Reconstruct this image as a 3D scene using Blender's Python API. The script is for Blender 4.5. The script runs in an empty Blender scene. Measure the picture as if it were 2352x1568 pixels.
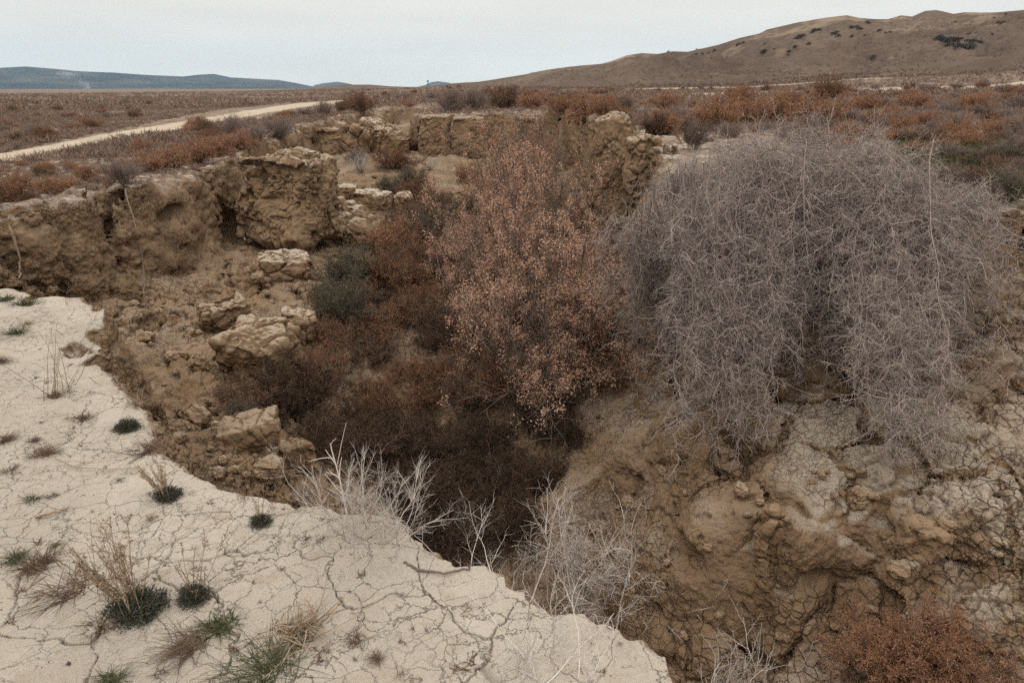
import bpy, math, random, time
import numpy as np
from mathutils import Vector
from mathutils.bvhtree import BVHTree
T0 = time.time()
S = bpy.context.scene
COL = S.collection
R = math.radians

# ------------------------------------------------------------------ camera
CH = 1.7                                    # eye height above the near bank
F = 1568.0                                  # focal length in 2352-wide pixels (24 mm)
PITCH = math.atan((784 - 200) / F)
SP, CP = math.sin(PITCH), math.cos(PITCH)
cd = bpy.data.cameras.new('camera'); cam = bpy.data.objects.new('camera', cd); COL.objects.link(cam)
cam.location = (0, 0, CH); cam.rotation_euler = (math.pi / 2 - PITCH, 0, 0)
cd.sensor_width = 36; cd.lens = 24; cd.clip_start = 0.05; cd.clip_end = 40000
S.camera = cam

# ------------------------------------------------------------------ light
SUN_EL, SUN_AZ = R(58), R(215)
w = bpy.data.worlds.new('World'); S.world = w; w.use_nodes = True
nt = w.node_tree; nt.nodes.clear()
def wn(t, **k):
    n = nt.nodes.new(t)
    for a, b in k.items(): setattr(n, a, b)
    return n
out = wn('ShaderNodeOutputWorld'); bg = wn('ShaderNodeBackground')
sky = wn('ShaderNodeTexSky', sky_type='NISHITA', sun_disc=False, sun_elevation=SUN_EL, sun_rotation=SUN_AZ,
         air_density=1.0, dust_density=4.0, ozone_density=1.0)
tc = wn('ShaderNodeTexCoord'); sep = wn('ShaderNodeSeparateXYZ')
nt.links.new(tc.outputs['Generated'], sep.inputs[0])
# overcast cloud deck: brighter overhead than at the horizon, faint streaks
mr = wn('ShaderNodeMapRange'); mr.inputs[1].default_value = 0.28; mr.inputs[2].default_value = 1.0
mr.inputs[3].default_value = 7.8; mr.inputs[4].default_value = 25.0
nt.links.new(sep.outputs[2], mr.inputs[0])
mp = wn('ShaderNodeMapping'); mp.inputs['Scale'].default_value = (1.3, 1.3, 9.0); mp.inputs['Rotation'].default_value = (0.0, 0.12, 0.5)
nt.links.new(tc.outputs['Generated'], mp.inputs[0])
nz = wn('ShaderNodeTexNoise'); nz.inputs['Scale'].default_value = 2.2; nz.inputs['Detail'].default_value = 5
nt.links.new(mp.outputs[0], nz.inputs['Vector'])
nr = wn('ShaderNodeMapRange'); nr.inputs[1].default_value = 0.3; nr.inputs[2].default_value = 0.7
nr.inputs[3].default_value = 0.935; nr.inputs[4].default_value = 1.05
nt.links.new(nz.outputs[0], nr.inputs[0])
hz = wn('ShaderNodeMapRange'); hz.inputs[1].default_value = 0.0; hz.inputs[2].default_value = 0.30; hz.inputs[3].default_value = 1.13; hz.inputs[4].default_value = 1.0   # a paler band low in the cloud
nt.links.new(sep.outputs[2], hz.inputs[0]); hm = wn('ShaderNodeMath', operation='MULTIPLY'); nt.links.new(mr.outputs[0], hm.inputs[0]); nt.links.new(hz.outputs[0], hm.inputs[1])
mu = wn('ShaderNodeMath', operation='MULTIPLY'); nt.links.new(hm.outputs[0], mu.inputs[0]); nt.links.new(nr.outputs[0], mu.inputs[1])
cr = wn('ShaderNodeMix', data_type='RGBA'); cr.inputs[6].default_value = (1.06, 1.035, 0.96, 1); cr.inputs[7].default_value = (1.075, 1.04, .96, 1)
nt.links.new(nr.outputs[0], cr.inputs[0])
sc_ = wn('ShaderNodeVectorMath', operation='SCALE'); nt.links.new(cr.outputs[2], sc_.inputs[0]); nt.links.new(mu.outputs[0], sc_.inputs['Scale'])
mx = wn('ShaderNodeMix', data_type='RGBA'); mx.inputs[0].default_value = 0.94
nt.links.new(sky.outputs[0], mx.inputs[6]); nt.links.new(sc_.outputs[0], mx.inputs[7])
nt.links.new(mx.outputs[2], bg.inputs[0]); bg.inputs[1].default_value = 0.1
nt.links.new(bg.outputs[0], out.inputs[0])
sl = bpy.data.lights.new('sun', 'SUN'); so = bpy.data.objects.new('sun', sl); COL.objects.link(so)
sl.energy = 0.5; sl.angle = R(35); sl.color = (1.0, 0.95, 0.88)
so.rotation_euler = (math.pi / 2 - SUN_EL, 0, -SUN_AZ + math.pi)
so.location = (0, 0, 30)
S.view_settings.view_transform = 'Standard'; S.view_settings.look = 'None'
S.view_settings.exposure = 0.0; S.view_settings.gamma = 1.0
S.cycles.max_bounces = 6; S.cycles.diffuse_bounces = 3; S.cycles.volume_bounces = 1; S.cycles.transparent_max_bounces = 8
S.cycles.use_denoising = False

# ------------------------------------------------------------------ numpy noise
rg = np.random.default_rng(7)
TAB = rg.random((64, 64, 64)).astype(np.float32).ravel() * 2 - 1
JIT = rg.random((32 ** 3, 3)).astype(np.float32)
def vn(x, y, z, s, seed=0):
    """smooth value noise, -1..1"""
    x = (x * s + seed * 17.31).astype(np.float32); y = (y * s + seed * 5.77 + 31.7).astype(np.float32); z = (z * s - seed * 9.13 + 11.1).astype(np.float32)
    xi = np.floor(x); yi = np.floor(y); zi = np.floor(z)
    fx = x - xi; fy = y - yi; fz = z - zi
    fx = fx * fx * (3 - 2 * fx); fy = fy * fy * (3 - 2 * fy); fz = fz * fz * (3 - 2 * fz)
    xi = xi.astype(np.int32); yi = yi.astype(np.int32); zi = zi.astype(np.int32)
    x0 = xi & 63; x1 = (xi + 1) & 63; y0 = (yi & 63) << 6; y1 = ((yi + 1) & 63) << 6; z0 = (zi & 63) << 12; z1 = ((zi + 1) & 63) << 12
    def row(yy, zz):
        a = TAB[x0 | yy | zz]; b = TAB[x1 | yy | zz]; return a + (b - a) * fx
    a = row(y0, z0); a += (row(y1, z0) - a) * fy
    b = row(y0, z1); b += (row(y1, z1) - b) * fy
    return a + (b - a) * fz
def fbm(x, y, z, s, oct=4, seed=0, gain=0.5, ridged=False):
    t = 0; a = 1.0; n = 0
    for o in range(oct):
        v = vn(x, y, z, s, seed + o * 3)
        if ridged: v = 1 - 2 * np.abs(v)
        t = t + v * a; n += a; a *= gain; s *= 2.03
    return t / n
def worley(x, y, z, s, seed=0, flat=False):
    """F1, F2 of jittered cells (in cell units)"""
    x = (x * s + seed * 7.7).astype(np.float32); y = (y * s + seed * 3.1).astype(np.float32); z = (z * s + seed * 1.9).astype(np.float32)
    xi = np.floor(x).astype(np.int32); yi = np.floor(y).astype(np.int32); zi = np.floor(z).astype(np.int32)
    f1 = np.full(x.shape, 9, np.float32); f2 = f1.copy()
    for dz in ((0,) if flat else (-1, 0, 1)):
        for dy in (-1, 0, 1):
            for dx in (-1, 0, 1):
                cx = xi + dx; cy = yi + dy; cz = zi + dz
                h = ((cx & 31) | ((cy & 31) << 5) | ((cz & 31) << 10))
                j = JIT[h]
                d = (cx + j[:, 0] - x) ** 2 + (cy + j[:, 1] - y) ** 2
                if not flat: d = d + (cz + j[:, 2] - z) ** 2
                m = d < f1
                f2 = np.where(m, f1, np.minimum(f2, d)); f1 = np.where(m, d, f1)
    return np.sqrt(f1), np.sqrt(f2)
def sstep(a, b, x):
    t = np.clip((x - a) / (b - a), 0, 1); return t * t * (3 - 2 * t)

# ------------------------------------------------------------------ pixels of the 2352x1568 photograph <-> the place
def ray(px, py):
    u = (px - 1176) / F; v = (784 - py) / F
    return np.array([u, CP + v * SP, -SP + v * CP])
def at(px, py, Y=None, z=None):
    d = ray(px, py)
    t = (Y / d[1]) if Y is not None else ((z - CH) / d[2])
    return np.array([0, 0, CH]) + t * d

# ------------------------------------------------------------------ plan of the gully
def ats(lst): return [at(px, py, Y=Y) if Y > 0 else at(px, py, z=-Y - 10) for px, py, Y in lst]
Z0 = -10.0                                   # marker: z = 0
near_rim = [at(px, py, z=0) for px, py in [(-600, 600), (-200, 640), (0, 652), (120, 662), (190, 690), (205, 760), (138, 775), (150, 812), (215, 812), (290, 866), (340, 900),
    (392, 960), (435, 1045), (520, 1092), (620, 1126), (730, 1150), (860, 1165), (960, 1180), (1005, 1236), (1070, 1280), (1150, 1300), (1235, 1385),
    (1380, 1425), (1490, 1465), (1555, 1505), (1582, 1570), (1650, 1615), (1770, 1720)]]
near_rim += [np.array(p) for p in [(1.2, 0.75, 0), (3, 0.2, 0), (9, -1.5, 0), (20, -3, 0)]]
right_rim = [np.array(p) for p in [(20, 11, .6), (12, 9.0, .6), (7.5, 7.4, .55)]] + [at(px, py, Y=Y) for px, py, Y in [(2352, 488, 7.0), (2200, 478, 6.8), (2050, 470, 6.9), (1900, 462, 7.1),
    (1760, 452, 7.5), (1640, 440, 8.1), (1540, 415, 9.2), (1520, 380, 11.5), (1530, 350, 13.5), (1490, 326, 15.5), (1455, 305, 18.5)]]
far_rim = [at(px, py, Y=Y) for px, py, Y in [(1400, 285, 20.5), (1385, 270, 24), (1345, 260, 29), (1289, 257, 33), (1219, 257, 35.5), (1114, 260, 36.5), (1020, 264, 37), (955, 268, 38.5),
    (948, 262, 42), (985, 244, 54), (930, 245, 54), (851, 250, 50), (794, 265, 44), (745, 285, 37), (680, 292, 32), (668, 304, 29), (624, 320, 25), (560, 345, 21), (540, 362, 18),
    (472, 388, 15.5), (371, 415, 13.4), (300, 428, 12.5), (256, 436, 12.0), (236, 440, 12.0), (100, 473, 10.4), (0, 494, 9.7), (-150, 510, 9.2), (-500, 540, 8.6)]]
far_rim += [np.array(p) for p in [(-20, 9.5, 0), (-30, 9.5, 0), (-30, 5, 0)]]
poly = np.array(near_rim + right_rim + far_rim)[:, :2]

# plateau height: rim points + points on the plain, interpolated in (azimuth, log r)
pl = [tuple(p) for p in near_rim[1:26:2]] + [tuple(p) for p in right_rim] + [tuple(p) for p in far_rim[:-3:2]]
pl += [(0, 0, 0), (-2, 0, 0), (-6, 0, 0), (2, -3, 0), (-3, 3, 0.02), (-1, 2, 0.0), (-8, -8, 0), (8, -8, 0), (20, -8, .1), (0, -60, 0), (60, -20, .8), (-60, -20, 0)]
pl += [tuple(at(px, py, Y=Y)) for px, py, Y in [(100, 400, 14.5), (300, 340, 20), (500, 290, 29), (0, 320, 23), (300, 260, 52), (0, 270, 42), (600, 255, 50), (60, 236, 85), (600, 236, 85),
    (900, 232, 80), (1100, 240, 55), (1400, 235, 55), (1700, 240, 45), (2000, 250, 30), (2300, 270, 20), (2300, 350, 11), (2000, 300, 16), (1700, 300, 18), (1500, 218, 95), (1900, 212, 80),
    (2300, 206, 70), (1200, 218, 100), (0, 220, 160), (600, 218, 170), (900, 212, 170), (1300, 205, 170), (1700, 200, 170), (2000, 180, 170), (2340, 160, 170), (0, 212, 330), (700, 206, 330), (1100, 196, 330)]]
pl += [(-900, 300, 0), (-900, -300, 0), (900, -300, 10), (0, -900, 0), (900, 200, 30)]
PL = np.array(pl, float)
def uvw(x, y):
    r = np.sqrt(x * x + y * y); lr = np.log(r + 1.5); k = lr / np.maximum(r, 1e-6)
    return x * k, y * k
def rbf_fit(a, b, z):
    n = len(a); A = np.sqrt((a[:, None] - a) ** 2 + (b[:, None] - b) ** 2 + 1e-4)
    A = A + np.eye(n) * (-0.01)
    M = np.zeros((n + 3, n + 3)); M[:n, :n] = A; M[:n, n] = 1; M[:n, n + 1] = a; M[:n, n + 2] = b; M[n:, :n] = M[:n, n:].T
    return np.linalg.solve(M, np.concatenate([z, [0, 0, 0]]))
def rbf_eval(a0, b0, c, a, b):
    o = np.full(a.shape, c[-3]) + c[-2] * a + c[-1] * b
    for i in range(len(a0)): o += c[i] * np.sqrt((a - a0[i]) ** 2 + (b - b0[i]) ** 2 + 1e-4)
    return o
pu, pv = uvw(PL[:, 0], PL[:, 1]); pc = rbf_fit(pu, pv, PL[:, 2])
def plateau(x, y):
    a, b = uvw(np.asarray(x, float), np.asarray(y, float)); return rbf_eval(pu, pv, pc, a, b)

fl = [at(px, py, Y=Y) for px, py, Y in [(230, 830, 8.3), (350, 715, 10.3), (450, 700, 11.2), (550, 640, 12.6), (600, 600, 14.0), (520, 565, 15.0), (700, 720, 11.6), (600, 800, 9.3), (400, 850, 8.0),
    (480, 930, 7.0), (560, 990, 6.4), (650, 1060, 5.6), (560, 1060, 5.5), (850, 950, 10.2), (750, 820, 10.9), (1150, 1180, 8.2), (1000, 1000, 9.6), (1000, 700, 14.6), (850, 600, 16.0), (900, 480, 21.5), (800, 425, 24.5), (760, 460, 21),
    (850, 385, 30), (930, 350, 37), (1000, 368, 34), (1100, 400, 29), (1200, 450, 24), (1300, 560, 18.3), (1380, 570, 16.8), (1200, 650, 15.2), (1250, 850, 10.8), (1450, 900, 8.4), (1340, 1050, 8.0),
    (1255, 1150, 7.3), (1410, 700, 11.0), (1400, 620, 13.6), (1500, 930, 7.4), (1600, 990, 6.5), (1740, 950, 6.5), (1850, 920, 6.45), (2000, 890, 6.4), (2150, 1000, 5.2), (2240, 975, 5.15), (2352, 1000, 5.1), (2260, 905, 5.9),
    (2352, 760, 6.6), (2352, 640, 6.9), (2200, 760, 6.6), (2200, 1150, 4.5), (1900, 1090, 5.2), (1700, 1100, 5.6), (1500, 1150, 6.2), (1380, 1200, 6.9), (1580, 1240, 5.1), (1800, 1200, 4.6), (2100, 1220, 4.3),
    (2352, 1240, 4.2), (1650, 1400, 4.8), (1720, 1480, 4.6), (1900, 1480, 4.35), (2100, 1400, 4.25), (2250, 1350, 4.0), (2340, 1500, 3.7), (2700, 1400, 3.8), (2700, 1000, 5.0), (2700, 760, 6.3)]]
fl += [np.array(p) for p in [(-.9, 3.9, -2.6), (-.2, 3.8, -3.9), (.45, 3.5, -4.0), (.85, 3.0, -3.4), (1.2, 2.3, -2.8), (2.2, 1.6, -2.3), (5, 1.2, -2.2), (-4.8, 7.4, -2.0), (-9, 7.2, -1.7), (-16, 7, -1.6), (9, 4, -1.6), (14, 4, -1.6),
    (-8.2, 46, -1.2), (-8.5, 52, -.7), (.6, 4.9, -4.1), (-1, 6, -3.8)]]
FL = np.array(fl, float); fc = rbf_fit(FL[:, 0], FL[:, 1], FL[:, 2])

GX0, GY0, GS = -50.0, -6.0, 0.065
gx = np.arange(GX0, 50.01, GS); gy = np.arange(GY0, 64.01, GS)
GX, GY = np.meshgrid(gx, gy)                       # [iy, ix]
d2 = np.full(GX.shape, 1e9); ins = np.zeros(GX.shape, bool)
for i in range(len(poly)):
    a = poly[i]; b = poly[(i + 1) % len(poly)]; e = b - a
    t = np.clip(((GX - a[0]) * e[0] + (GY - a[1]) * e[1]) / (e @ e), 0, 1)
    d2 = np.minimum(d2, (GX - a[0] - t * e[0]) ** 2 + (GY - a[1] - t * e[1]) ** 2)
    c = (a[1] > GY) != (b[1] > GY)
    if abs(e[1]) > 1e-9: ins ^= c & (GX < (GY - a[1]) * e[0] / e[1] + a[0])
D = np.sqrt(d2) * np.where(ins, 1, -1)
rr = np.sqrt(GX ** 2 + GY ** 2)
zr = np.zeros_like(GX)
D = D + np.minimum(0.03 * rr, 0.5) * fbm(GX, GY, zr, 0.55, 4, 3) + np.minimum(0.016 * rr, .12) * fbm(GX, GY, zr, 2.2, 4, 9, .62)
ZP = plateau(GX.ravel(), GY.ravel()).reshape(GX.shape)
ZF = rbf_eval(FL[:, 0], FL[:, 1], fc, GX, GY)
ZF = np.minimum(ZF, ZP - 0.15)
wid = 0.28 + 0.22 * (fbm(GX, GY, zr, 0.25, 2, 21) + .3) + np.where((GX > 1.5) & (GY < 12) & (GY > 5.5), .35, 0)
prof = sstep(-0.08, 1.0, D / np.clip(wid, .15, 1.2))
HM = (ZP + (ZF - ZP) * prof).astype(np.float32)
# lumpy floor
HM += (prof * (0.26 * fbm(GX, GY, zr, 0.8, 5, 33, .58) + .05 * fbm(GX, GY, zr, 3, 2, 37))).astype(np.float32)
HM += ((1 - prof) * (0.05 * fbm(GX, GY, zr, 0.35, 3, 41) + .012 * fbm(GX, GY, zr, 2.5, 3, 43)) * np.minimum(rr / 4, 1)).astype(np.float32)
def bil(M, x, y):
    u = np.clip((x - GX0) / GS, 0, M.shape[1] - 1.001); v = np.clip((y - GY0) / GS, 0, M.shape[0] - 1.001)
    i = u.astype(np.int32); j = v.astype(np.int32); fu = (u - i).astype(np.float32); fv = (v - j).astype(np.float32)
    Mf = M.ravel(); k = j * M.shape[1] + i
    a = Mf[k]; a = a + (Mf[k + 1] - a) * fu; b = Mf[k + M.shape[1]]; b = b + (Mf[k + M.shape[1] + 1] - b) * fu
    return a + (b - a) * fv
PR = prof.astype(np.float32); DF = D.astype(np.float32)
def box_ext(M, n, fn):
    O = M.copy()
    for ax in (0, 1):
        P = O.copy()
        for k in range(1, n + 1):
            for s in (-k, k):
                Q = np.roll(P, s, ax); O = fn(O, Q)
    return O
HMX = box_ext(HM, 9, np.maximum); HMN = box_ext(HM, 9, np.minimum)
print('plan', round(time.time() - T0, 1))

# ------------------------------------------------------------------ gully terrain: an iso-surface with overhangs and fractures
gyy, gxx = np.gradient(HM, GS)
GN = np.minimum(np.sqrt(1 + gxx ** 2 + gyy ** 2), 6).astype(np.float32)
for _ in range(2):
    for ax in (0, 1): GN = (np.roll(GN, 1, ax) + GN + np.roll(GN, -1, ax)) / 3
PITS = [(at(532, 512, Y=16.2), .6, .6, .5), (at(500, 505, Y=15.8), .35, .5, .3), (at(1556, 1285, Y=5.05), .15, .5, .2), (at(1360, 520, Y=17.2), .2, .8, .9), (at(636, 722, Y=11.6), .2, .3, .2), (at(2335, 560, Y=7.2), .3, .4, .35),
        (at(1640, 1530, Y=4.1), .5, .35, .15), (at(1700, 1000, Y=6.1), .12, .4, .4), (at(390, 490, Y=13.4), .35, .45, .12), (at(272, 500, Y=12.3), .10, .5, .6), (at(1550, 800, Y=8.0), .10, .6, .7), (at(2060, 1230, Y=4.3), .15, .2, .2),
        (at(1930, 1330, Y=4.2), .10, .25, .25), (at(2250, 1290, Y=4.1), .3, .2, .06), (at(1480, 1180, Y=5.7), .08, .3, .3), (at(1850, 1370, Y=4.15), .25, .2, .05)]
def dens(x, y, z):
    r = np.sqrt(x * x + y * y) + .01
    wall = bil(PR, x, y); dd = bil(DF, x, y)
    edge = np.exp(-(np.maximum(np.abs(dd) - .20, 0) / .40) ** 2)           # close to the rim
    near = np.minimum(.22 + r / 10, 1)
    act = np.clip(.08 + .9 * edge * np.minimum(.3 + r / 9, 1) + .8 * wall, 0, 1)
    A = 0.36 * near * act
    wx = A * fbm(x, y, z * .8, 0.8, 3, 50, .6)
    wy = A * fbm(x, y, z * .8, 0.8, 3, 60, .6)
    xw = x + wx; yw = y + wy
    g = bil(GN, xw, yw)
    f = bil(HM, xw, yw) - z
    n_ = .13 * fbm(x, y, z, 1.1, 4, 71, .6) + .06 * vn(x * .5, y * .5, z, 3.0, 75)
    # angular clods and the fractures between them
    m = (wall > .15) | (edge * r > 5)
    if m.any():
        xs, ys, zs = x[m], y[m], z[m]
        wq = [.32 * fbm(xs, ys, zs, 1.7, 3, sd, .6) for sd in (81, 82, 83)]
        f1, f2 = worley(xs + wq[0], ys + wq[1], zs * .8 + wq[2], 1.25, 1)
        e_ = f2 - f1
        n_[m] += np.where((xs > .8) & (r[m] < 8.5), .17, .26) * (np.minimum(e_ * 1.5, .75) - .3) * (.35 + .65 * sstep(-.3, .4, vn(xs, ys, zs, .45, 87)))
        n_[m] -= .30 * np.exp(-(e_ / .05) ** 2) * sstep(.0, .5, vn(xs, ys, zs, .6, 85)) * np.minimum(.15 + r[m] / 12, 1)
        pits = vn(xs + wq[1], ys, zs * 1.3, 2.4, 91) * .6 + .4 * vn(xs, ys + wq[0], zs, 1.1, 93)
        n_[m] -= .20 * sstep(.40, .7, pits)
    f = f + act * g * near * n_ * np.where(r < 8.5, .55 + .45 * sstep(1.4, 2.6, g), 1)
    for c, ax_, ay_, az_ in PITS:
        if True: q_ = ((x + wx * .9 - c[0]) / ax_) ** 2 + ((y + wy * .6 - c[1]) / ay_) ** 2 + ((z + .8 * wx - c[2]) / az_) ** 2
        m = q_ < 4
        if m.any(): f[m] = np.minimum(f[m], (np.sqrt(q_[m]) - 1) * .3 + .12 * fbm(x[m], y[m], z[m], 3, 3, 97))
    return f
DA = 0.0035
AZ = np.arange(-0.90, 0.9001, DA); EL = np.arange(-1.02, 0.075, DA)
lr = [math.log(1.45)]
while lr[-1] < math.log(60):
    r = math.exp(lr[-1]); lr.append(lr[-1] + DA * (1.0 if r < 7 else min(2.6, 1 + (r - 7) / 8)))
LR = np.array(lr)
def crop4(a): return a[: (len(a) - 1) // 4 * 4 + 1]
AZ, EL, LR = crop4(AZ), crop4(EL), crop4(LR)
def xyz(i, j, k):
    r = np.exp(LR[i]); ce = np.cos(EL[k])
    return (r * ce * np.sin(AZ[j])).astype(np.float32), (r * ce * np.cos(AZ[j])).astype(np.float32), (CH + r * np.sin(EL[k])).astype(np.float32)
ni, nj, nk = len(LR), len(AZ), len(EL)
ci, cj, ck = (ni - 1) // 4 + 1, (nj - 1) // 4 + 1, (nk - 1) // 4 + 1
def evalc(I, J, K):
    """background value for far away points, the density where the surface may pass"""
    x, y, z = xyz(I, J, K)
    f = bil(HM, x, y) - z
    m = (z < bil(HMX, x, y) + .20) & (z > bil(HMN, x, y) - .75)
    mi = np.nonzero(m)[0]
    f[~m] = np.sign(f[~m]) * 5
    for c in range(0, len(mi), 400000):
        s = mi[c:c + 400000]; f[s] = dens(x[s], y[s], z[s])
    return f
I, J, K = np.meshgrid(np.arange(ci) * 4, np.arange(cj) * 4, np.arange(ck) * 4, indexing='ij')
CF = evalc(I.ravel(), J.ravel(), K.ravel()).reshape(ci, cj, ck)
print('coarse', CF.shape, round(time.time() - T0, 1))
mg = (0.08 + 0.010 * np.exp(LR[::4]))[:, None, None].astype(np.float32)
lo = CF - mg; hi = CF + mg
def corners(M, fn):
    o = M[:-1, :-1, :-1]
    for a in (0, 1):
        for b in (0, 1):
            for c in (0, 1): o = fn(o, M[a:M.shape[0] - 1 + a, b:M.shape[1] - 1 + b, c:M.shape[2] - 1 + c])
    return o
ACT = (corners(lo, np.minimum) < 0) & (corners(hi, np.maximum) > 0)
sgn = (corners(CF, np.minimum) < 0) & (corners(CF, np.maximum) > 0)
g = sgn.copy()
for ax in range(3):
    g |= np.roll(g, 1, ax) | np.roll(g, -1, ax)
ACT = sgn | (ACT & g)
cells_all, pos_all, quads_all = [], [], []
def gid(i, j, k): return (i.astype(np.int64) * nj + j) * nk + k
STEP = 64
for i0 in range(0, ni - 1, STEP):
    i1 = min(i0 + STEP, ni - 1)
    n = i1 - i0 + 1
    cs = CF[i0 // 4: i1 // 4 + 1]
    f = np.repeat(np.repeat(np.repeat(cs, 4, 0), 4, 1), 4, 2)[2:2 + n, 2:2 + nj, 2:2 + nk] if False else None
    # trilinear background
    def up(M, ax, m):
        q = np.arange(m); a = q // 4; b = np.minimum(a + 1, M.shape[ax] - 1); t = (q % 4) / 4.0
        sh = [1, 1, 1]; sh[ax] = m; t = t.reshape(sh).astype(np.float32)
        return np.take(M, a, ax) * (1 - t) + np.take(M, b, ax) * t
    f = up(up(up(cs, 0, n), 1, nj), 2, nk)
    act = ACT[i0 // 4: i1 // 4]
    bi, bj, bk = np.nonzero(act)
    mask = np.zeros(f.shape, bool)
    if len(bi):
        for a in range(5):
            for b in range(5):
                for c in range(5): mask[bi * 4 + a, bj * 4 + b, bk * 4 + c] = True
    pi, pj, pk = np.nonzero(mask)
    if len(pi) == 0: continue
    f[pi, pj, pk] = evalc(pi + i0, pj, pk)
    s = f > 0
    cnt = corners(s.astype(np.int8), np.add) - s[:-1, :-1, :-1]      # corners() counts the first corner twice
    mixed = (cnt > 0) & (cnt < 8)
    ai, aj, ak = np.nonzero(mixed)
    acc = np.zeros((len(ai), 3)); num = np.zeros(len(ai))
    for ax in range(3):
        for a in (0, 1):
            for b in (0, 1):
                o = [0, 0, 0]; oth = [q for q in range(3) if q != ax]; o[oth[0]] = a; o[oth[1]] = b
                p = [o[0], o[1], o[2]]; p[ax] = 1
                f0 = f[ai + o[0], aj + o[1], ak + o[2]]; f1 = f[ai + p[0], aj + p[1], ak + p[2]]
                m = (f0 > 0) != (f1 > 0)
                t = np.where(m, f0 / np.where(m, f0 - f1, 1), 0)
                t = np.clip(t, 0, 1)
                v = np.array(o, float)[None].repeat(len(ai), 0); v[:, ax] += t
                acc += v * m[:, None]; num += m
    acc /= num[:, None]
    gi = ai + i0
    rl = LR[gi] + (LR[np.minimum(gi + 1, ni - 1)] - LR[gi]) * acc[:, 0]
    az = AZ[0] + (aj + acc[:, 1]) * DA; el = EL[0] + (ak + acc[:, 2]) * DA
    r = np.exp(rl)
    pos_all.append(np.stack([r * np.cos(el) * np.sin(az), r * np.cos(el) * np.cos(az), CH + r * np.sin(el)], 1))
    cells_all.append(gid(gi, aj, ak))
    # quads
    for ax in range(3):
        sl_a = [slice(None)] * 3; sl_b = [slice(None)] * 3
        if ax == 0: d = s[:-1] != s[1:]
        elif ax == 1: d = s[:, :-1] != s[:, 1:]
        else: d = s[:, :, :-1] != s[:, :, 1:]
        qi, qj, qk = np.nonzero(d)
        m = np.ones(len(qi), bool)
        if ax != 0: m &= (qi + i0 > 0) & (qi < n - 1)
        if ax != 1: m &= (qj > 0) & (qj < nj - 1)
        if ax != 2: m &= (qk > 0) & (qk < nk - 1)
        qi, qj, qk = qi[m], qj[m], qk[m]; pos = s[qi, qj, qk]; gi2 = qi + i0
        o1, o2 = [q for q in range(3) if q != ax]
        if ax == 1: o1, o2 = o2, o1
        def c(a, b):
            e = [gi2, qj, qk]
            if a: e[o1] = e[o1] - 1
            if b: e[o2] = e[o2] - 1
            return gid(*e)
        q = np.stack([c(1, 1), c(0, 1), c(0, 0), c(1, 0)], 1)
        # the (log r, azimuth, elevation) lattice is left handed in (x, y, z)
        q[pos] = q[pos][:, ::-1]
        quads_all.append(q)
cells = np.concatenate(cells_all); pos = np.concatenate(pos_all); quads = np.concatenate(quads_all)
o = np.argsort(cells); cells = cells[o]; pos = pos[o]
qi = np.searchsorted(cells, quads.ravel()); qi = np.minimum(qi, len(cells) - 1)
ok = (cells[qi] == quads.ravel()).reshape(-1, 4).all(1)
Q = qi.reshape(-1, 4)[ok]
print('nets', len(pos), len(Q), round(time.time() - T0, 1))
# keep the large connected surface only (drop floating crumbs)
lab = np.arange(len(pos))
for _ in range(200):
    mlab = lab[Q].min(1); new = lab.copy()
    for c in range(4): np.minimum.at(new, Q[:, c], mlab)
    new = new[new]
    if (new == lab).all(): break
    lab = new
cn = np.bincount(lab, minlength=len(pos)); big = cn[lab] > 4000
Q = Q[big[Q].all(1)]
# one round of relaxation
def relax(P, Q, k=0.5):
    s = np.zeros_like(P); n = np.zeros(len(P))
    for a in range(4):
        for b in ((a + 1) % 4, (a + 3) % 4):
            for c in range(3): s[:, c] += np.bincount(Q[:, a], P[Q[:, b], c], len(P))
            n += np.bincount(Q[:, a], minlength=len(P))
    m = n > 0; O = P.copy(); O[m] = P[m] * (1 - k) + k * s[m] / n[m][:, None]; return O
pos = relax(pos, Q, .5)
def vnormals(P, Q):
    n = np.cross(P[Q[:, 2]] - P[Q[:, 0]], P[Q[:, 3]] - P[Q[:, 1]]); N = np.zeros_like(P)
    for a in range(4):
        for c in range(3): N[:, c] += np.bincount(Q[:, a], n[:, c], len(P))
    return N / np.maximum(np.linalg.norm(N, axis=1, keepdims=True), 1e-12)
nn = vnormals(pos, Q)
up_ok = nn[np.unique(Q)][:, 2].mean()
if up_ok < 0: Q = Q[:, ::-1]
TER = BVHTree.FromPolygons(pos.tolist(), Q.tolist())
print('bvh', round(time.time() - T0, 1), 'up', up_ok)

def subdivide(P, Q):
    a = Q; b = np.roll(Q, -1, 1)
    lo_ = np.minimum(a, b).astype(np.int64); hi_ = np.maximum(a, b)
    key = (lo_ * len(P) + hi_).ravel(); uq, inv = np.unique(key, return_inverse=True)
    e0 = uq // len(P); e1 = uq % len(P)
    EP = (P[e0] + P[e1]) / 2; FP = P[Q].mean(1)
    em = inv.reshape(-1, 4) + len(P); fm = np.arange(len(Q)) + len(P) + len(EP)
    NQ = np.concatenate([np.stack([Q[:, c], em[:, c], fm, em[:, (c + 3) % 4]], 1) for c in range(4)])
    return np.concatenate([P, EP, FP]), NQ
P2, Q2 = subdivide(pos, Q)
P2 = relax(P2, Q2, .5)
N2 = vnormals(P2, Q2)
x, y, z = P2.T.astype(np.float32)
r = np.sqrt(x * x + y * y); cell = np.sqrt(r * r + (z - CH) ** 2) * DA * .5
zp = bil(ZP.astype(np.float32), x, y); prf = bil(PR, x, y)
top = sstep(.55, .85, N2[:, 2]) * sstep(-.28, -.08, z - zp)                # the dry crust of the bank tops
crust = top.copy()
rough = 1 - crust
tilt = sstep(.3, .8, N2[:, 2])
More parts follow.
